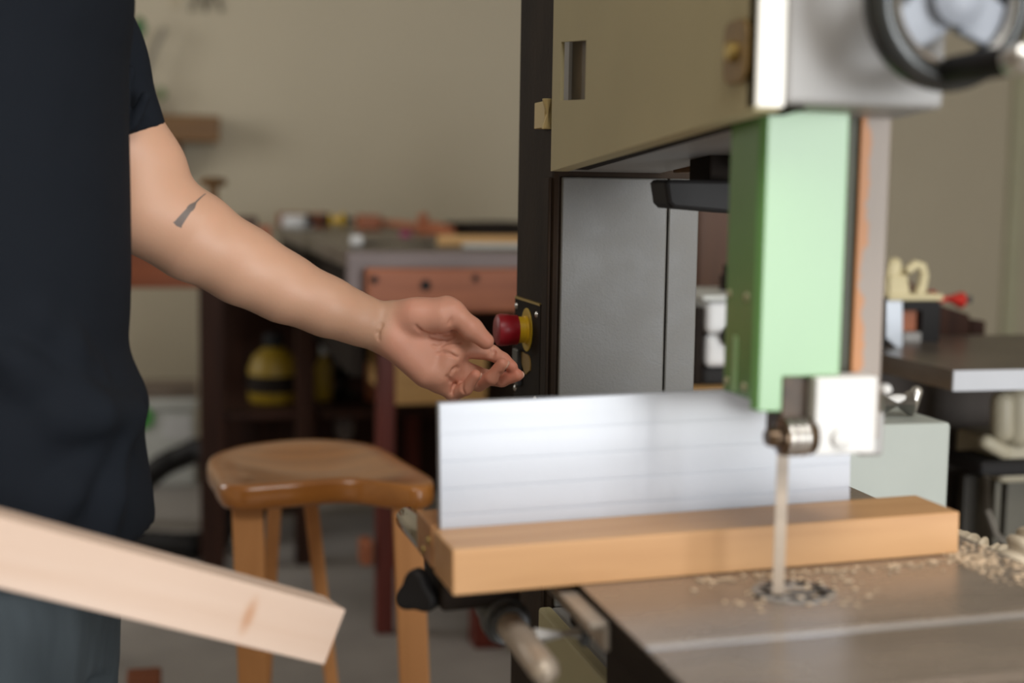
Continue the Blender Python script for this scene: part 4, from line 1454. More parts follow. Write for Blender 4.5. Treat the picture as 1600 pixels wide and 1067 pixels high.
# what lies on the bench
c = on_bench(468, 347)
o = obj('tissue_box', box(BM(), c.x - .06, c.x + .055, c.y, c.y + .12, BZ, BZ + .05), M['white'], bevel=0.012, seg=3)
tag(o, 'small white box lying near the far corner of the workbench', 'box')
t = thing('spray_can', 'yellow and black can lying on the far part of the workbench', 'can', on_bench(520, 346))
c = on_bench(520, 346)
obj('can_body', tube(BM(), [(c.x - .012, c.y + .02, BZ + .034), (c.x + .042, c.y + .02, BZ + .034)], .034, 20), M['yellow'], t, bevel=0.004)
obj('can_end', tube(BM(), [(c.x + .0425, c.y + .02, BZ + .034), (c.x + .11, c.y + .02, BZ + .034)], .032, 20), M['black'], t, bevel=0.004)
obj('can_cap', tube(BM(), [(c.x - .10, c.y + .02, BZ + .034), (c.x - .0125, c.y + .02, BZ + .034)], .031, 20), M['black'], t, bevel=0.004)
c = on_bench(572, 344)
t = thing('mallet', 'reddish wooden mallet lying beside the yellow and black can', 'mallet', c)
hd_o = obj('mallet_head', box(BM(), c.x - .03, c.x + .06, c.y, c.y + .09, BZ, BZ + .058), M['bluntwood'], t, bevel=0.008)
obj('handle', tube(BM(), [(c.x + .061, c.y + .045, BZ + .03), (c.x + .21, c.y - .16, BZ + .018)], .014, 14, round_ends=True), M['bluntwood'], t, smooth=True)
c = on_bench(482, 340)
o = obj('wood_offcut', box(BM(), c.x - .10, c.x + .10, c.y + .20, c.y + .30, BZ, BZ + .055), M['orangewood'], bevel=0.006)
tag(o, 'orange brown wood offcut lying behind the small white box', 'wood offcut')
c = on_bench(672, 357)
t = thing('block_plane', 'small pinkish wooden plane lying in the middle of the workbench', 'plane', c)
bm = BM()
prism(bm, [(c.x - .055, c.y, BZ), (c.x + .075, c.y - .05, BZ), (c.x + .075, c.y - .05, BZ + .028), (c.x + .01, c.y - .02, BZ + .048), (c.x - .055, c.y, BZ + .042)], (0.02, 0.06, 0))
obj('plane_body', bm, M['bluntwood'], t, bevel=0.008, seg=3)
bm = ball(BM(), (c.x - .02, c.y + .03, BZ + .058), .02)
obj('plane_knob', bm, M['bluntwood'], t, smooth=True)
c = on_bench(634, 362)
o = obj('tape_reel', lathe(BM(), (c.x, c.y, BZ), (0, 0, 1), [(0, .018), (0.002, .02), (.018, .02), (.020, .017)], 24), M['magenta'], smooth=True)
tag(o, 'tiny magenta reel lying next to the pinkish wooden plane', 'reel')
c = on_bench(558, 382)
t = thing('metal_rod', 'slim metal bar with a white knob lying along the near edge of the workbench', 'hand tool', c)
obj('knob', lathe(BM(), (c.x - .02, c.y, BZ + .017), (1, 0, 0), [(0, .008), (.004, .016), (.030, .017), (.036, .010)], 20), M['white'], t, smooth=True)
obj('bar', tube(BM(), [(c.x + .016, c.y, BZ + .012), (c.x + .215, c.y, BZ + .012)], .0095, 16), M['steel'], t, smooth=True)
a = on_bench(688, 384)
t = thing('wooden_strip', 'pale wooden strip lying along the near edge of the workbench', 'wooden strip', a)
obj('strip', box(BM(), a.x, a.x + .50, a.y + .005, a.y + .055, BZ, BZ + .030), M['palewood'], t, bevel=0.004)
a = on_bench(720, 386)
o = obj('paper_strip', box(BM(), a.x, a.x + .3, a.y - .045, a.y - .012, BZ, BZ + .012), M['offwhite'], bevel=0.003)
tag(o, 'thin whitish strip lying in front of the pale wooden strip', 'strip')
a = on_bench(700, 350)
bm = BM()
ang = Matrix.Translation((a.x, a.y, 0)) @ Matrix.Rotation(math.radians(-52), 4, 'Z')
box(bm, 0, .62, -.02, .0, BZ, BZ + .045, mx=ang); box(bm, 0, .62, .28, .30, BZ, BZ + .045, mx=ang)
box(bm, 0, .02, 0, .28, BZ, BZ + .045, mx=ang); box(bm, .60, .62, 0, .28, BZ, BZ + .045, mx=ang); box(bm, .02, .60, 0, .28, BZ, BZ + .006, mx=ang)
o = obj('tool_tray', bm, M['blacksatin'], bevel=0.002)
tag(o, 'low black tray lying slantwise on the workbench beyond the wooden plane', 'tray')

# ------------------------------------------------------------------ dark wooden stand beside the bench, with tools inside
sd = thing('side_table', 'orange brown side table with dark legs standing by the far wall beside the person', 'side table', (0.0, 4.7, 0))
sy = 4.45
a, b_ = on_y(170, 384, sy), on_y(312, 450, sy)
sx0, sx1 = a.x - 0.15, min(on_y(492, 500, sy).x, 0.46)
zt_ = on_y(312, 384, sy).z
obj('apron', box(BM(), sx0, b_.x, sy, sy + .03, on_y(250, 450, sy).z, zt_), M['orangewood'], sd, bevel=0.004)
obj('table_top', box(BM(), sx0 - .03, b_.x + .02, sy - .02, sy + .62, zt_, zt_ + .03), M['brownwood'], sd, bevel=0.004)
for px0, px1, yy in ((312, 350, sy), (463, 491, sy)):
    x0_, x1_ = on_y(px0, 560, yy).x, min(on_y(px1, 560, yy).x, 0.46)
    obj('leg', box(BM(), x0_, x1_, yy, yy + .07, 0, zt_ if px0 < 400 else 0.92), M['darkwood'], sd, bevel=0.004)
xs = on_y(350, 560, sy).x
obj('shelf_board', box(BM(), xs - .05, sx1, sy + .02, sy + .62, .47, .495), M['darkwood'], sd, bevel=0.003)
obj('upper_board', box(BM(), xs - .03, sx1 - .01, sy + .01, sy + .62, .90, .93), M['darkwood'], sd, bevel=0.003)
obj('back_board', box(BM(), xs - .05, sx1, sy + .63, sy + .655, .02, .95), M['darkwood'], sd)


def on_shelf(px, yy):
    p = on_y(px, 600, yy)
    return p.x


t = thing('yellow_canister', 'yellow canister with a black cap on the lower shelf of the dark stand', 'canister', (on_shelf(428, sy + .2), sy + .2, .495))
cx = on_shelf(428, sy + .22)
obj('canister_body', lathe(BM(), (cx, sy + .24, .495), (0, 0, 1), [(0, .075), (.01, .082), (.11, .082), (.15, .066), (.175, .034), (.18, .03)], 28), M['olivetool'], t, smooth=True)
obj('cap', lathe(BM(), (cx, sy + .24, .675), (0, 0, 1), [(0, .032), (.03, .034), (.045, .028)], 22), M['black'], t, smooth=True)
obj('canister_band', lathe(BM(), (cx, sy + .24, .53), (0, 0, 1), [(0, .0825), (.0, .0835), (.055, .0835), (.055, .0825)], 28), M['blacksatin'], t, smooth=True)
t = thing('yellow_bottle', 'narrow yellow bottle behind the dark leg of the stand', 'bottle', (on_shelf(507, sy + .25), sy + .25, .495))
cx = on_shelf(506, sy + .25)
obj('bottle_body', lathe(BM(), (cx, sy + .25, .495), (0, 0, 1), [(0, .026), (.006, .030), (.11, .030), (.135, .016), (.15, .012)], 22), M['olivetool'], t, smooth=True)
obj('cap', lathe(BM(), (cx, sy + .25, .646), (0, 0, 1), [(0, .013), (.03, .014), (.034, .008)], 18), M['offwhite'], t, smooth=True)
t = thing('power_tool', 'black power tool standing between the yellow bottle and the bench leg', 'power tool', (on_shelf(550, sy + .3), sy + .3, .495))
cx = on_shelf(545, sy + .3)
bm = BM()
tube(bm, [(cx - .02, sy + .3, .50), (cx - .02, sy + .3, .58), (cx - .01, sy + .3, .66)], [.055, .04, .036], 20)
obj('grip', bm, M['black'], t, smooth=True)
obj('motor_body', tube(BM(), [(cx - .055, sy + .3, .70), (cx + .075, sy + .3, .69)], .040, 20, round_ends=True), M['black'], t, smooth=True)
obj('chuck', tube(BM(), [(cx + .09, sy + .3, .69), (cx + .125, sy + .3, .688)], [.022, .014], 16), M['darkgrey'], t, smooth=True)
cx = on_shelf(582, sy + .2)
o = obj('wood_block', box(BM(), cx - .019, cx + .019, sy + .2, sy + .24, .495, .62), M['bluntwood'], bevel=0.004)
tag(o, 'upright orange wood block standing beside the black power tool on the shelf', 'wood block')
q_ = on_y(541, 676, sy + .15)
bm = BM()
ball(bm, (q_.x, sy + .2, .09 + q_.z - .08), .045, 18, (.75, .8, 1.1))
# canvas tied pouch hangs from the shelf
tube(bm, [(q_.x, sy + .2, q_.z + .03), (q_.x, sy + .2, .47)], .006, 10)
o = obj('pouch', bm, mat('grey_canvas', (0.16, 0.13, 0.12, 1), 0.9), smooth=True)
tag(o, 'small greyish pouch hanging under the shelf of the dark stand', 'pouch')

# things on the side table and the wall above
c = Vector((on_y(415, 380, sy + .2).x, sy + .2, 0))
zt2 = zt_ + .03
xk = on_y(348, 300, sy + .3).x
t = thing('wooden_clamp', 'brown wooden clamp head on the side table seen over the forearm', 'clamp', (xk - .06, sy + .3, zt2))
obj('clamp_body', box(BM(), xk - .20, xk - .005, sy + .25, sy + .40, zt2, zt2 + .10), M['brownwood'], t, bevel=0.01)
obj('clamp_screw', lathe(BM(), (xk - .03, sy + .33, zt2 + .10), (0, 0, 1), [(0, .016), (.05, .016), (.052, .042), (.068, .046), (.078, .036), (.08, .012)], 24), M['brownwood'], t, smooth=True)
cx_ = on_y(413, 360, 4.60).x
t = thing('wooden_block', 'dull orange wooden block end standing beside the dark far corner of the workbench', 'block', (cx_, 4.60, .93))
obj('post_body', box(BM(), cx_ - .022, cx_ + .022, 4.59, 4.63, .9302, on_y(413, 352, 4.60).z), M['bluntwood'], t, bevel=0.006)
obj('post_block', box(BM(), cx_ - .085, cx_ - .0225, 4.585, 4.64, .9302, on_y(380, 338, 4.60).z), M['cabinetwood'], t, bevel=0.005)

wy = Y1
a, b_ = on_y(150, 180, wy - .22), on_y(344, 222, wy - .22)
shf = thing('wall_shelf', 'thick brown wooden wall shelf on the far wall beside the T-shirt sleeve', 'shelf', ((a.x + b_.x) / 2, wy - .11, b_.z))
obj('board', box(BM(), a.x - .3, b_.x, wy - .22, wy, b_.z, on_y(300, 180, wy - .22).z), M['brownwood'], shf, bevel=0.006)
q1_, q2_ = on_y(258, 226, wy - .12), on_y(284, 282, wy - .12)
obj('bracket', prism(BM(), [(q1_.x, wy, b_.z), (q1_.x, wy - .18, b_.z), (q1_.x, wy - .12, b_.z - .08), (q1_.x, wy, q2_.z - .02)], (q2_.x - q1_.x, 0, 0)), M['cabinetwood'], shf, bevel=0.003)
stz = on_y(300, 180, wy - .22).z
px_ = on_y(228, 100, wy - .14)
pot = thing('potted_plant', 'sparse green plant in a pot on the wall shelf, half hidden by the sleeve', 'plant', (px_.x - .06, wy - .12, stz))
obj('pot', lathe(BM(), (px_.x - .06, wy - .12, stz), (0, 0, 1), [(0, .040), (.004, .045), (.10, .058), (.11, .058), (.108, .050), (.09, .048)], 28), M['offwhite'], pot, smooth=True)
S = lambda px, py: on_y(px, py, wy - .13)
base = Vector((px_.x - .06, wy - .12, stz + .088))
obj('stem', tube(BM(), [base, S(224, 130), S(236, 92), S(248, 62), S(255, 47)], [.010, .011, .012, .013, .014], 12, round_ends=True), M['stem'], pot, smooth=True)
obj('stem', tube(BM(), [base, S(225, 150), S(240, 120), S(249, 140)], [.004, .004, .003, .003], 8), M['stem'], pot, smooth=True)
obj('stem', tube(BM(), [base, S(200, 120), S(206, 80), S(213, 58)], [.004, .004, .003, .003], 8), M['stem'], pot, smooth=True)


def leaf(c, up, w, l, bend=0.02):
    up = Vector(up).normalized()
    s_ = up.cross(Vector((0.2, -1, 0))).normalized()
    nn = s_.cross(up)
    bm = BM()
    for side in (-1, 1):
        pr = []
        for k in range(9):
            t_ = k / 8
            ww = w * math.sin(math.pi * min(t_ * 0.96 + 0.02, 1)) ** 0.8
            pr.append((Vector(c) + up * l * (t_ - .5) + nn * bend * math.sin(math.pi * t_), Vector(c) + up * l * (t_ - .5) + s_ * ww * side + nn * (bend * math.sin(math.pi * t_) - .008)))
        vv = [(bm.verts.new(p), bm.verts.new(q_)) for p, q_ in pr]
        for k in range(8):
            bm.faces.new((vv[k][0], vv[k][1], vv[k + 1][1], vv[k + 1][0]))
    bmesh.ops.remove_doubles(bm, verts=bm.verts, dist=1e-4)
    return bm


obj('leaf', leaf(S(217, 44), (0.1, 0, 1), .030, .105), M['leafgreen'], pot, smooth=True)
obj('leaf', leaf(S(252, 146), (-0.2, 0, -1), .022, .060), mat('pale_leaf', (0.17, 0.22, 0.11, 1), 0.6), pot, smooth=True)
obj('leaf', leaf(S(196, 92), (-0.5, 0, 1), .026, .085), M['leafgreen'], pot, smooth=True)

# pliers hanging on the far wall, cut by the top of the photograph
def pliers(px, spread, label):
    n0 = on_y(px, -22, wy - .012)
    t = thing('pliers', label, 'pliers', n0, 'tools hanging on the far wall')
    obj('jaws', prism(BM(), [(n0.x - .012, wy - .016, n0.z + .02), (n0.x + .012, wy - .016, n0.z + .02), (n0.x + .016, wy - .016, n0.z - .02), (n0.x - .016, wy - .016, n0.z - .02)], (0, .012, 0)), M['stem'], t, bevel=0.002)
    for s in (-1, 1):
        e = on_y(px + s * spread, 16, wy - .012)
        obj('handle', tube(BM(), [n0 + Vector((s * .006, 0, -.015)), n0 + Vector((s * .016, 0, -.04)), (e.x, wy - .012, e.z)], .0085, 10, round_ends=True), mat('grey_grip', (0.19, 0.165, 0.12, 1), 0.7) if 'grey_grip' not in bpy.data.materials else bpy.data.materials['grey_grip'], t, smooth=True)


pliers(309, 11, 'grey pliers hanging on the far wall at the top edge, nearer the plant')
pliers(333, 12, 'grey pliers hanging on the far wall at the top edge, farther from the plant')
a = on_y(274, 14, wy)
o = obj('card', box(BM(), a.x - .018, a.x + .018, wy - .006, wy, a.z, a.z + .12), mat('tan_card', (0.44, 0.37, 0.26, 1), 0.8))
tag(o, 'faint tan card fixed to the far wall beside the hanging pliers', 'card')

# white storage box with a green round sticker, and the black hose before it
a = on_z(208, 738, 0.0)
by0 = 5.75
bx0, bx1 = on_y(150, 700, by0).x, on_y(306, 700, by0).x
bz1 = on_y(250, 626, by0).z
sb_o = thing('storage_box', 'pale grey storage box with a green round sticker on the floor by the wall', 'storage box', ((bx0 + bx1) / 2, by0 + .2, 0))
obj('box_body', box(BM(), bx0, bx1, by0, by0 + .4, 0, bz1 - .04), M['offwhite'], sb_o, bevel=0.012, seg=3)
obj('lid', box(BM(), bx0 - .008, bx1 + .008, by0 - .008, by0 + .408, bz1 - .039, bz1), M['offwhite'], sb_o, bevel=0.01)
c = on_y(222, 652, by0)
obj('round_sticker', lathe(BM(), (c.x, by0 - .0085, c.z), (0, -1, 0), [(0, .046), (.0015, .046)], 28), M['greenlabel'], sb_o)
c = on_y(277, 668, by0)
obj('white_label', box(BM(), c.x - .052, c.x + .052, by0 - .0015, by0, c.z - .045, c.z + .045), M['white'], sb_o)
a = on_y(205, 600, by0 + .05)
o = obj('plank', box(BM(), bx0 - .2, bx1 + .01, by0 + .05, by0 + .22, bz1, bz1 + .055), mat('grey_brown_plank', (0.17, 0.13, 0.10, 1), 0.7, var=0.2), bevel=0.004)
tag(o, 'grey brown plank lying on top of the pale grey storage box', 'plank')
FL = lambda px, py: on_z(px, py, 0.045)
hpts = [P(205, 770, 4.9), P(235, 742, 4.9), P(280, 715, 4.9), P(325, 712, 4.85), P(350, 745, 4.75), P(335, 800, 4.6)]
bm = BM()
path = [FL(150, 862)] + [Vector(p) for p in hpts[1:4]] + [FL(345, 838), FL(300, 852), FL(215, 848), FL(130, 850)]
path = [Vector(p) for p in path]
path[0] = FL(180, 800)
dense = []
for i in range(len(path) - 1):
    p0 = path[max(i - 1, 0)]; p1 = path[i]; p2 = path[i + 1]; p3 = path[min(i + 2, len(path) - 1)]
    for k in range(10):
        t_ = k / 10
        dense.append(0.5 * ((2 * p1) + (p2 - p0) * t_ + (2 * p0 - 5 * p1 + 4 * p2 - p3) * t_ * t_ + (3 * p1 - p0 - 3 * p2 + p3) * t_ ** 3))
for p in dense:
    p.z = max(p.z, 0.045)
tube(bm, dense, [.040 + .0035 * (i % 2) for i in range(len(dense))], 16)
o = obj('vacuum_hose', bm, M['black'], smooth=True, sharp=80)
tag(o, 'thick black hose looping over the floor in front of the pale grey storage box', 'hose')
c = on_z(232, 1066, 0)
a = P(236, 1072, 2.9)
o = obj('wood_scrap', box(BM(), a.x - .05, a.x + .02, a.y, a.y + .12, 0, max(0.03, a.z)), M['orangewood'], bevel=0.004)
tag(o, 'orange wood stub just showing at the bottom edge beside the trousers', 'wood stub')

# ------------------------------------------------------------------ machines and things beyond the saw
def pbox(bm, px0, px1, py0, py1, y, depth):
    """Upright box whose front face, at distance y, spans the given pixels."""
    a, b = on_y(px0, py0, y), on_y(px1, py1, y)
    return box(bm, a.x, b.x, y, y + depth, b.z, a.z)


tall = thing('tall_cabinet', 'tall dark brown wooden cabinet standing behind the green blade guard', 'cabinet', (1.35, 3.9, 0))
a, b_ = on_y(1075, 262, 3.62), on_y(1318, 262, 3.62)
obj('carcass', box(BM(), a.x, b_.x, 3.64, 4.05, 0, a.z), M['cabinetwood'], tall, bevel=0.004)
obj('door', box(BM(), a.x + .035, (a.x + b_.x) / 2 - .003, 3.62, 3.639, .08, a.z - .03), M['cabinetwood'], tall, bevel=0.003)
obj('door', box(BM(), (a.x + b_.x) / 2 + .003, b_.x - .01, 3.62, 3.639, .08, a.z - .03), M['cabinetwood'], tall, bevel=0.003)
low = thing('low_cabinet', 'low dark cabinet with a tan top carrying the white and black machine', 'cabinet', (.95, 2.5, 0))
a, b_ = on_y(1070, 613, 2.42), on_y(1300, 613, 2.42)
LZ = a.z
obj('carcass', box(BM(), a.x, b_.x, 2.44, 2.9, 0, LZ - .03), M['cabinetwood'], low, bevel=0.004)
obj('worktop', box(BM(), a.x - .01, b_.x + .01, 2.42, 2.92, LZ - .029, LZ), M['palewood'], low, bevel=0.003)
mm = thing('bench_machine', 'white and black bench machine with a dark round knob seen beside the blade guard', 'machine', (1.0, 2.6, LZ))
a, b_ = on_y(1098, 575, 2.5), on_y(1185, 575, 2.5)
zt3 = on_y(1100, 470, 2.5).z
obj('base', box(BM(), a.x, b_.x, 2.5, 2.68, LZ, a.z), M['black'], mm, bevel=0.006)
zmid = on_y(1100, 522, 2.5).z
obj('lower_body', box(BM(), a.x + .006, b_.x, 2.5, 2.68, a.z + .0005, zmid), M['white'], mm, bevel=0.012, seg=3)
obj('upper_body', box(BM(), a.x + .002, b_.x, 2.49, 2.69, zmid + .0005, zt3), M['white'], mm, bevel=0.012, seg=3)
obj('top_cover', box(BM(), a.x - .012, b_.x, 2.48, 2.70, zt3 + .0005, zt3 + .012), M['offwhite'], mm, bevel=0.004)
c = on_y(1142, 525, 2.49)
obj('knob', lathe(BM(), (c.x, 2.50, c.z), (0, -1, 0), [(0, .018), (.012, .019), (.03, .017), (.033, .012)], 24), M['black'], mm, smooth=True)
obj('side_panel', box(BM(), a.x - .018, a.x - .0005, 2.5, 2.68, LZ, zt3 - .012), M['blacksatin'], mm, bevel=0.003)
c = on_y(1130, 440, 2.6)
obj('spindle', lathe(BM(), (c.x + .01, 2.6, zt3 + .0125), (0, 0, 1), [(0, .016), (.03, .016), (.032, .010), (.05, .010)], 20), M['blacksatin'], mm, smooth=True)

# jointer: long grey table with a bright ground front edge
jt = thing('jointer', 'grey jointer table with a bright ground front edge to the side of the blade guard', 'jointer', (1.3, 2.4, 0))
c0 = on_y(1490, 579, 2.08)
cb = on_y(1490, 611, 2.08)
JZ = c0.z
jx0, jx1 = c0.x, c0.x + .55
jy1 = 2.62
bm = box(BM(), jx0, jx1, 2.083, jy1, cb.z, JZ)
obj('table', bm, mat('jointer_iron', (0.13, 0.105, 0.085, 1), 0.32, 0.4, var=0.2, scale=(8, 8, 8)), jt)
obj('ground_edge', box(BM(), jx0, jx1, 2.0785, 2.083, cb.z, JZ), mat('ground_edge_steel', (0.46, 0.47, 0.50, 1), 0.5, 0.0, var=0.05), jt)
obj('stand', box(BM(), jx0 - .03, jx1 - .05, 2.47, 2.62, 0, cb.z - .0005), mat('brown_stand', (0.035, 0.022, 0.014, 1), 0.6, var=0.4, scale=(6, 6, 2)), jt, bevel=0.006)
# blue-white fence plate with a cut lower corner
yy = 2.42
pp = [on_y(px, py, yy) for px, py in ((1384, 470), (1411, 470), (1411, 546), (1404, 546), (1384, 528))]
obj('fence_plate', prism(BM(), pp, (0, .02, 0)), mat('pale_blue_plate', (0.52, 0.56, 0.62, 1), 0.35, 0.3, var=0.03), jt, bevel=0.002)
obj('fence_bracket', pbox(BM(), 1378, 1384.5, 466, 545, yy + .002, .03), M['black'], jt, bevel=0.001)
for px0 in (1384,):
    q_ = on_y(px0, 560, 2.42)
    obj('fence_foot', box(BM(), q_.x - .06, jx0 - .0005, 2.40, 2.48, cb.z, JZ), M['blacksatin'], jt, bevel=0.002)

yb2 = 2.50
bk = thing('tool_box', 'black open-fronted tool box on the jointer table under the hand plane', 'tool box', on_y(1440, 529, yb2))
q0, q1p = on_y(1413, 471, yb2), on_y(1467, 533, yb2)
zb = JZ
bm = BM()
box(bm, q0.x, q1p.x, yb2, yb2 + .09, q0.z - .018, q0.z); box(bm, q0.x + .040, q1p.x, yb2, yb2 + .09, zb, q0.z - .018); box(bm, q0.x, q0.x + .040, yb2 + .07, yb2 + .09, zb, q0.z - .018)
obj('shell', bm, M['black'], bk)
o = obj('tan_block', box(BM(), q0.x + .006, q0.x + .037, yb2 + .015, yb2 + .06, zb + .020, q0.z - .019), M['bluntwood'], bk, bevel=0.002)
obj('grey_drawer', box(BM(), q0.x + .001, q0.x + .038, yb2 - .004, yb2 + .06, zb, zb + .0195), M['greypaint'], bk, bevel=0.002)
pz = q0.z
hp = thing('hand_plane', 'cream wooden hand plane with a looped handle on the black tool box', 'hand plane', on_y(1420, 471, yb2))
K = lambda px, py: on_y(px, py, yb2 + .04)
s0, s1 = K(1378, 470), K(1463, 461)
obj('sole', box(BM(), s0.x, s1.x, yb2 + .012, yb2 + .068, pz + .0004, pz + .013), M['planewood'], hp, bevel=0.003)
obj('front_horn', tube(BM(), [K(1390, 462), K(1391, 440), K(1397, 414)], [.020, .019, .015], 18, round_ends=True), M['planewood'], hp, smooth=True)
obj('body_block', prism(BM(), [K(1381, 461) - Vector((0, .022, 0)), K(1415, 461) - Vector((0, .022, 0)), K(1410, 428) - Vector((0, .022, 0)), K(1382, 430) - Vector((0, .022, 0))], (0, .044, 0)), M['planewood'], hp, bevel=0.005)
obj('handle', tube(BM(), [K(1400, 436), K(1416, 424), K(1430, 413), K(1440, 416), K(1444, 430), K(1440, 448), K(1434, 463)], [.009, .009, .0095, .0095, .0095, .0105, .0115], 16), M['planewood'], hp, smooth=True)
# leaning dark boards, red cylinder
for px0, px1, py0, py1, y_, lab in ((1464, 1512, 477, 575, 2.68, 'wide dark brown board standing behind the black tool box'), (1513, 1537, 499, 575, 2.72, 'narrow dark brown board, the last of the pair beside the wall')):
    a, b_ = on_y(px0, py0, y_), on_y(px1, py1, y_)
    bm = BM()
    prism(bm, [(a.x, y_, 0), (b_.x, y_, 0), (b_.x, y_, a.z - (.02 if px0 < 1500 else .004)), (a.x + .01, y_, a.z)], (0, .03, 0))
    o = obj('dark_board', bm, M['redwood'] if False else M['darkwood'], bevel=0.003)
    tag(o, lab, 'board')
a, b_ = on_y(1456, 478, 2.70), on_y(1502, 474, 2.70)
rz = on_y(1466, 478, 2.68).z
t = thing('red_cylinder', 'red cylinder lying on top of the wide dark brown board', 'cylinder', (a.x, 2.695, rz))
obj('red_sleeve', tube(BM(), [(a.x - .012, 2.688, rz + .016), (b_.x, 2.700, rz + .010)], .0185, 20), mat('bright_red', (0.52, 0.02, 0.012, 1), 0.45), t, bevel=0.002)
obj('sleeve_plug', tube(BM(), [(b_.x, 2.700, rz + .012), (b_.x + .02, 2.701, rz + .0115)], .009, 16), M['darkgrey'], t)
o = obj('brown_block', prism(BM(), [K(1444, 471) + Vector((0, .07, 0)), K(1470, 471) + Vector((0, .07, 0)), K(1468, 458) + Vector((0, .07, 0)), K(1448, 440) + Vector((0, .07, 0))], (0, .04, 0)), M['cabinetwood'], bevel=0.003)
tag(o, 'small dark brown wedge standing behind the hand plane', 'wedge')
o.location.z += 0.0

# grey-green machine cabinet with a steel lever on top
yc = 1.78
a, b_ = on_y(1290, 662, yc), on_y(1487, 660, yc)
CZ = b_.z
cab = thing('machine_cabinet', 'pale grey green metal machine cabinet behind the white guide block', 'cabinet', ((a.x + b_.x) / 2, yc + .1, 0))
obj('cabinet_body', box(BM(), a.x, b_.x, yc, yc + .24, 0, CZ), M['cabinetgrey'], cab, bevel=0.006)
obj('cabinet_door', box(BM(), a.x + .03, b_.x - .03, yc - .006, yc - .0004, .1, CZ - .30), M['cabinetgrey'], cab, bevel=0.002)
lv = thing('clamp_lever', 'silvery clamp lever lying on top of the grey green cabinet', 'clamp', on_y(1400, 660, yc + .06))
LK = lambda px, py: on_y(px, py, yc + .06)
f_ = LK(1392, 665)
obj('socket', tube(BM(), [Vector((f_.x - .02, yc + .06, CZ + .019)), Vector((f_.x + .028, yc + .06, CZ + .019))], .0185, 22), M['steel'], lv, smooth=True)
obj('lever_arm', tube(BM(), [Vector((f_.x + .029, yc + .06, CZ + .019)), LK(1422, 640), LK(1432, 612)], [.012, .010, .009], 16, round_ends=True), M['steel'], lv, smooth=True)
bm = ball(BM(), LK(1402, 626), .018, 20, (1.15, .6, .55))
tube(bm, [LK(1402, 626), Vector((f_.x + .005, yc + .06, CZ + .03))], .006, 12)
obj('lever_pad', bm, M['bright'], lv, smooth=True)

# beige motor on its stand at the edge
ym = 2.25
mo = thing('motor_unit', 'beige motor with rounded covers on a grey stand at the edge by the wall trim', 'motor', (on_y(1600, 700, ym).x, ym + .1, 0))
Q = lambda px, py: on_y(px, py, ym)
obj('motor_cover', tube(BM(), [Q(1567, 628), Q(1567, 672)], .022, 24, round_ends=True), M['beigemetal'], mo, smooth=True)
obj('motor_cover', tube(BM(), [Q(1592, 622), Q(1592, 674)], .030, 24, round_ends=True), M['beigemetal'], mo, smooth=True)
a, b_ = Q(1566, 698), Q(1680, 752)
obj('gear_box', box(BM(), a.x, b_.x, ym, ym + .16, b_.z, a.z + .01), M['beigemetal'], mo, bevel=0.012, seg=3)
a2 = Q(1540, 690)
obj('mount_arm', tube(BM(), [Q(1541, 690), Q(1568, 706)], .014, 14, round_ends=True), M['beigemetal'], mo, smooth=True)
for px0, px1, dy in ((1542, 1550, .05), (1556, 1566, .02), (1574, 1640, .06)):
    a, b_ = on_y(px0, 760, ym + dy), on_y(px1, 760, ym + dy)
    obj('stand_post', box(BM(), a.x, b_.x, ym + dy, ym + dy + .03, 0, Q(1570, 754).z), mat('olive_grey_metal', (0.085, 0.078, 0.06, 1), 0.5, 0.2, var=0.2) if 'olive_grey_metal' not in bpy.data.materials else bpy.data.materials['olive_grey_metal'], mo, bevel=0.003)
a, b_ = on_y(1515, 715, ym + .02), on_y(1600, 737, ym + .02)
obj('foot_pedal', box(BM(), a.x, b_.x, ym - .02, ym + .10, b_.z, a.z), M['black'], mo, bevel=0.008)
a, b_ = on_y(1508, 738, ym + .16), on_y(1660, 738, ym + .16)
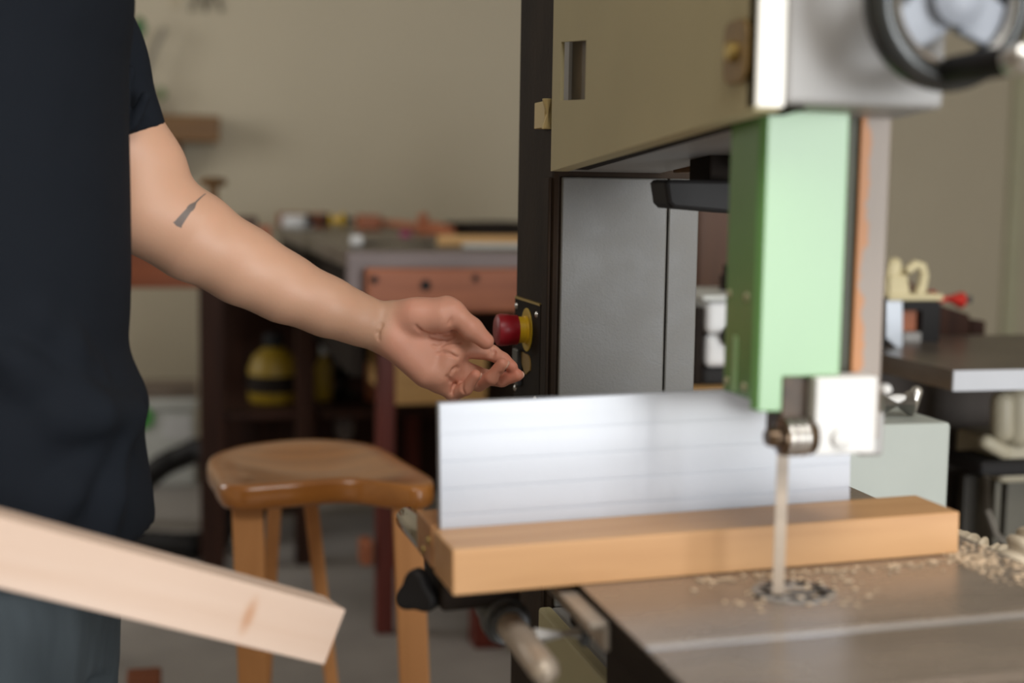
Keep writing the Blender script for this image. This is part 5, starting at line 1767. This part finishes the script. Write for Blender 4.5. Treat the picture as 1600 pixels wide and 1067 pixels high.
obj('rear_panel', box(BM(), a.x, b_.x, ym + .16, ym + .18, 0, b_.z), mat('dark_olive_panel', (0.045, 0.038, 0.028, 1), 0.6, var=0.2), mo)
cab_p = [Q(1527, 738), Q(1528, 790), Q(1540, 826), Q(1562, 850), Q(1570, 930)]
cab_p = [p + Vector((0, -.03, 0)) for p in cab_p] + [Vector((Q(1570, 930).x, ym - .03, 0.012))]
o = obj('cable', tube(BM(), cab_p, .006, 10), mat('grey_cable', (0.13, 0.115, 0.095, 1), 0.5), smooth=True)
tag(o, 'grey cable hanging in front of the motor stand', 'cable')

# two lengths of ribbed dust hose beyond the far edge of the table
def ribbed(pth, r, name_label):
    dense = []
    for i in range(len(pth) - 1):
        p0 = pth[max(i - 1, 0)]; p1 = pth[i]; p2 = pth[i + 1]; p3 = pth[min(i + 2, len(pth) - 1)]
        nn_ = max(4, int((p2 - p1).length / .0016))
        for k in range(nn_):
            t_ = k / nn_
            dense.append(0.5 * ((2 * p1) + (p2 - p0) * t_ + (2 * p0 - 5 * p1 + 4 * p2 - p3) * t_ * t_ + (3 * p1 - p0 - 3 * p2 + p3) * t_ ** 3))
    o = obj('ribbed_hose', tube(BM(), dense, [r + .0040 * math.sin(2 * math.pi * i / 6.0) for i in range(len(dense))], 20), M['hose'], smooth=True, sharp=80)
    return tag(o, name_label, 'hose', 'ribbed dust hoses')


def to_floor(p, dx, dy):
    return [Vector((p.x + dx * .4, p.y + dy * .4, p.z - .22)), Vector((p.x + dx, p.y + dy, .03))]


ha = [P(1455, 852, 1.50), P(1505, 862, 1.45), P(1548, 880, 1.43), P(1585, 925, 1.42)]
ribbed(ha + to_floor(ha[-1], .05, .10), .0180, 'cream ribbed dust hose dropping away just past the end of the wooden board')
hb = [P(1586, 935, 1.33), P(1588, 893, 1.33), P(1606, 862, 1.33), P(1650, 846, 1.34), P(1710, 860, 1.36), P(1745, 920, 1.37)]
ribbed([to_floor(hb[0], .01, .02)[0], *hb] + to_floor(hb[-1], .08, .05), .0190, 'cream ribbed dust hose arching up at the edge, nearest the iron table corner')
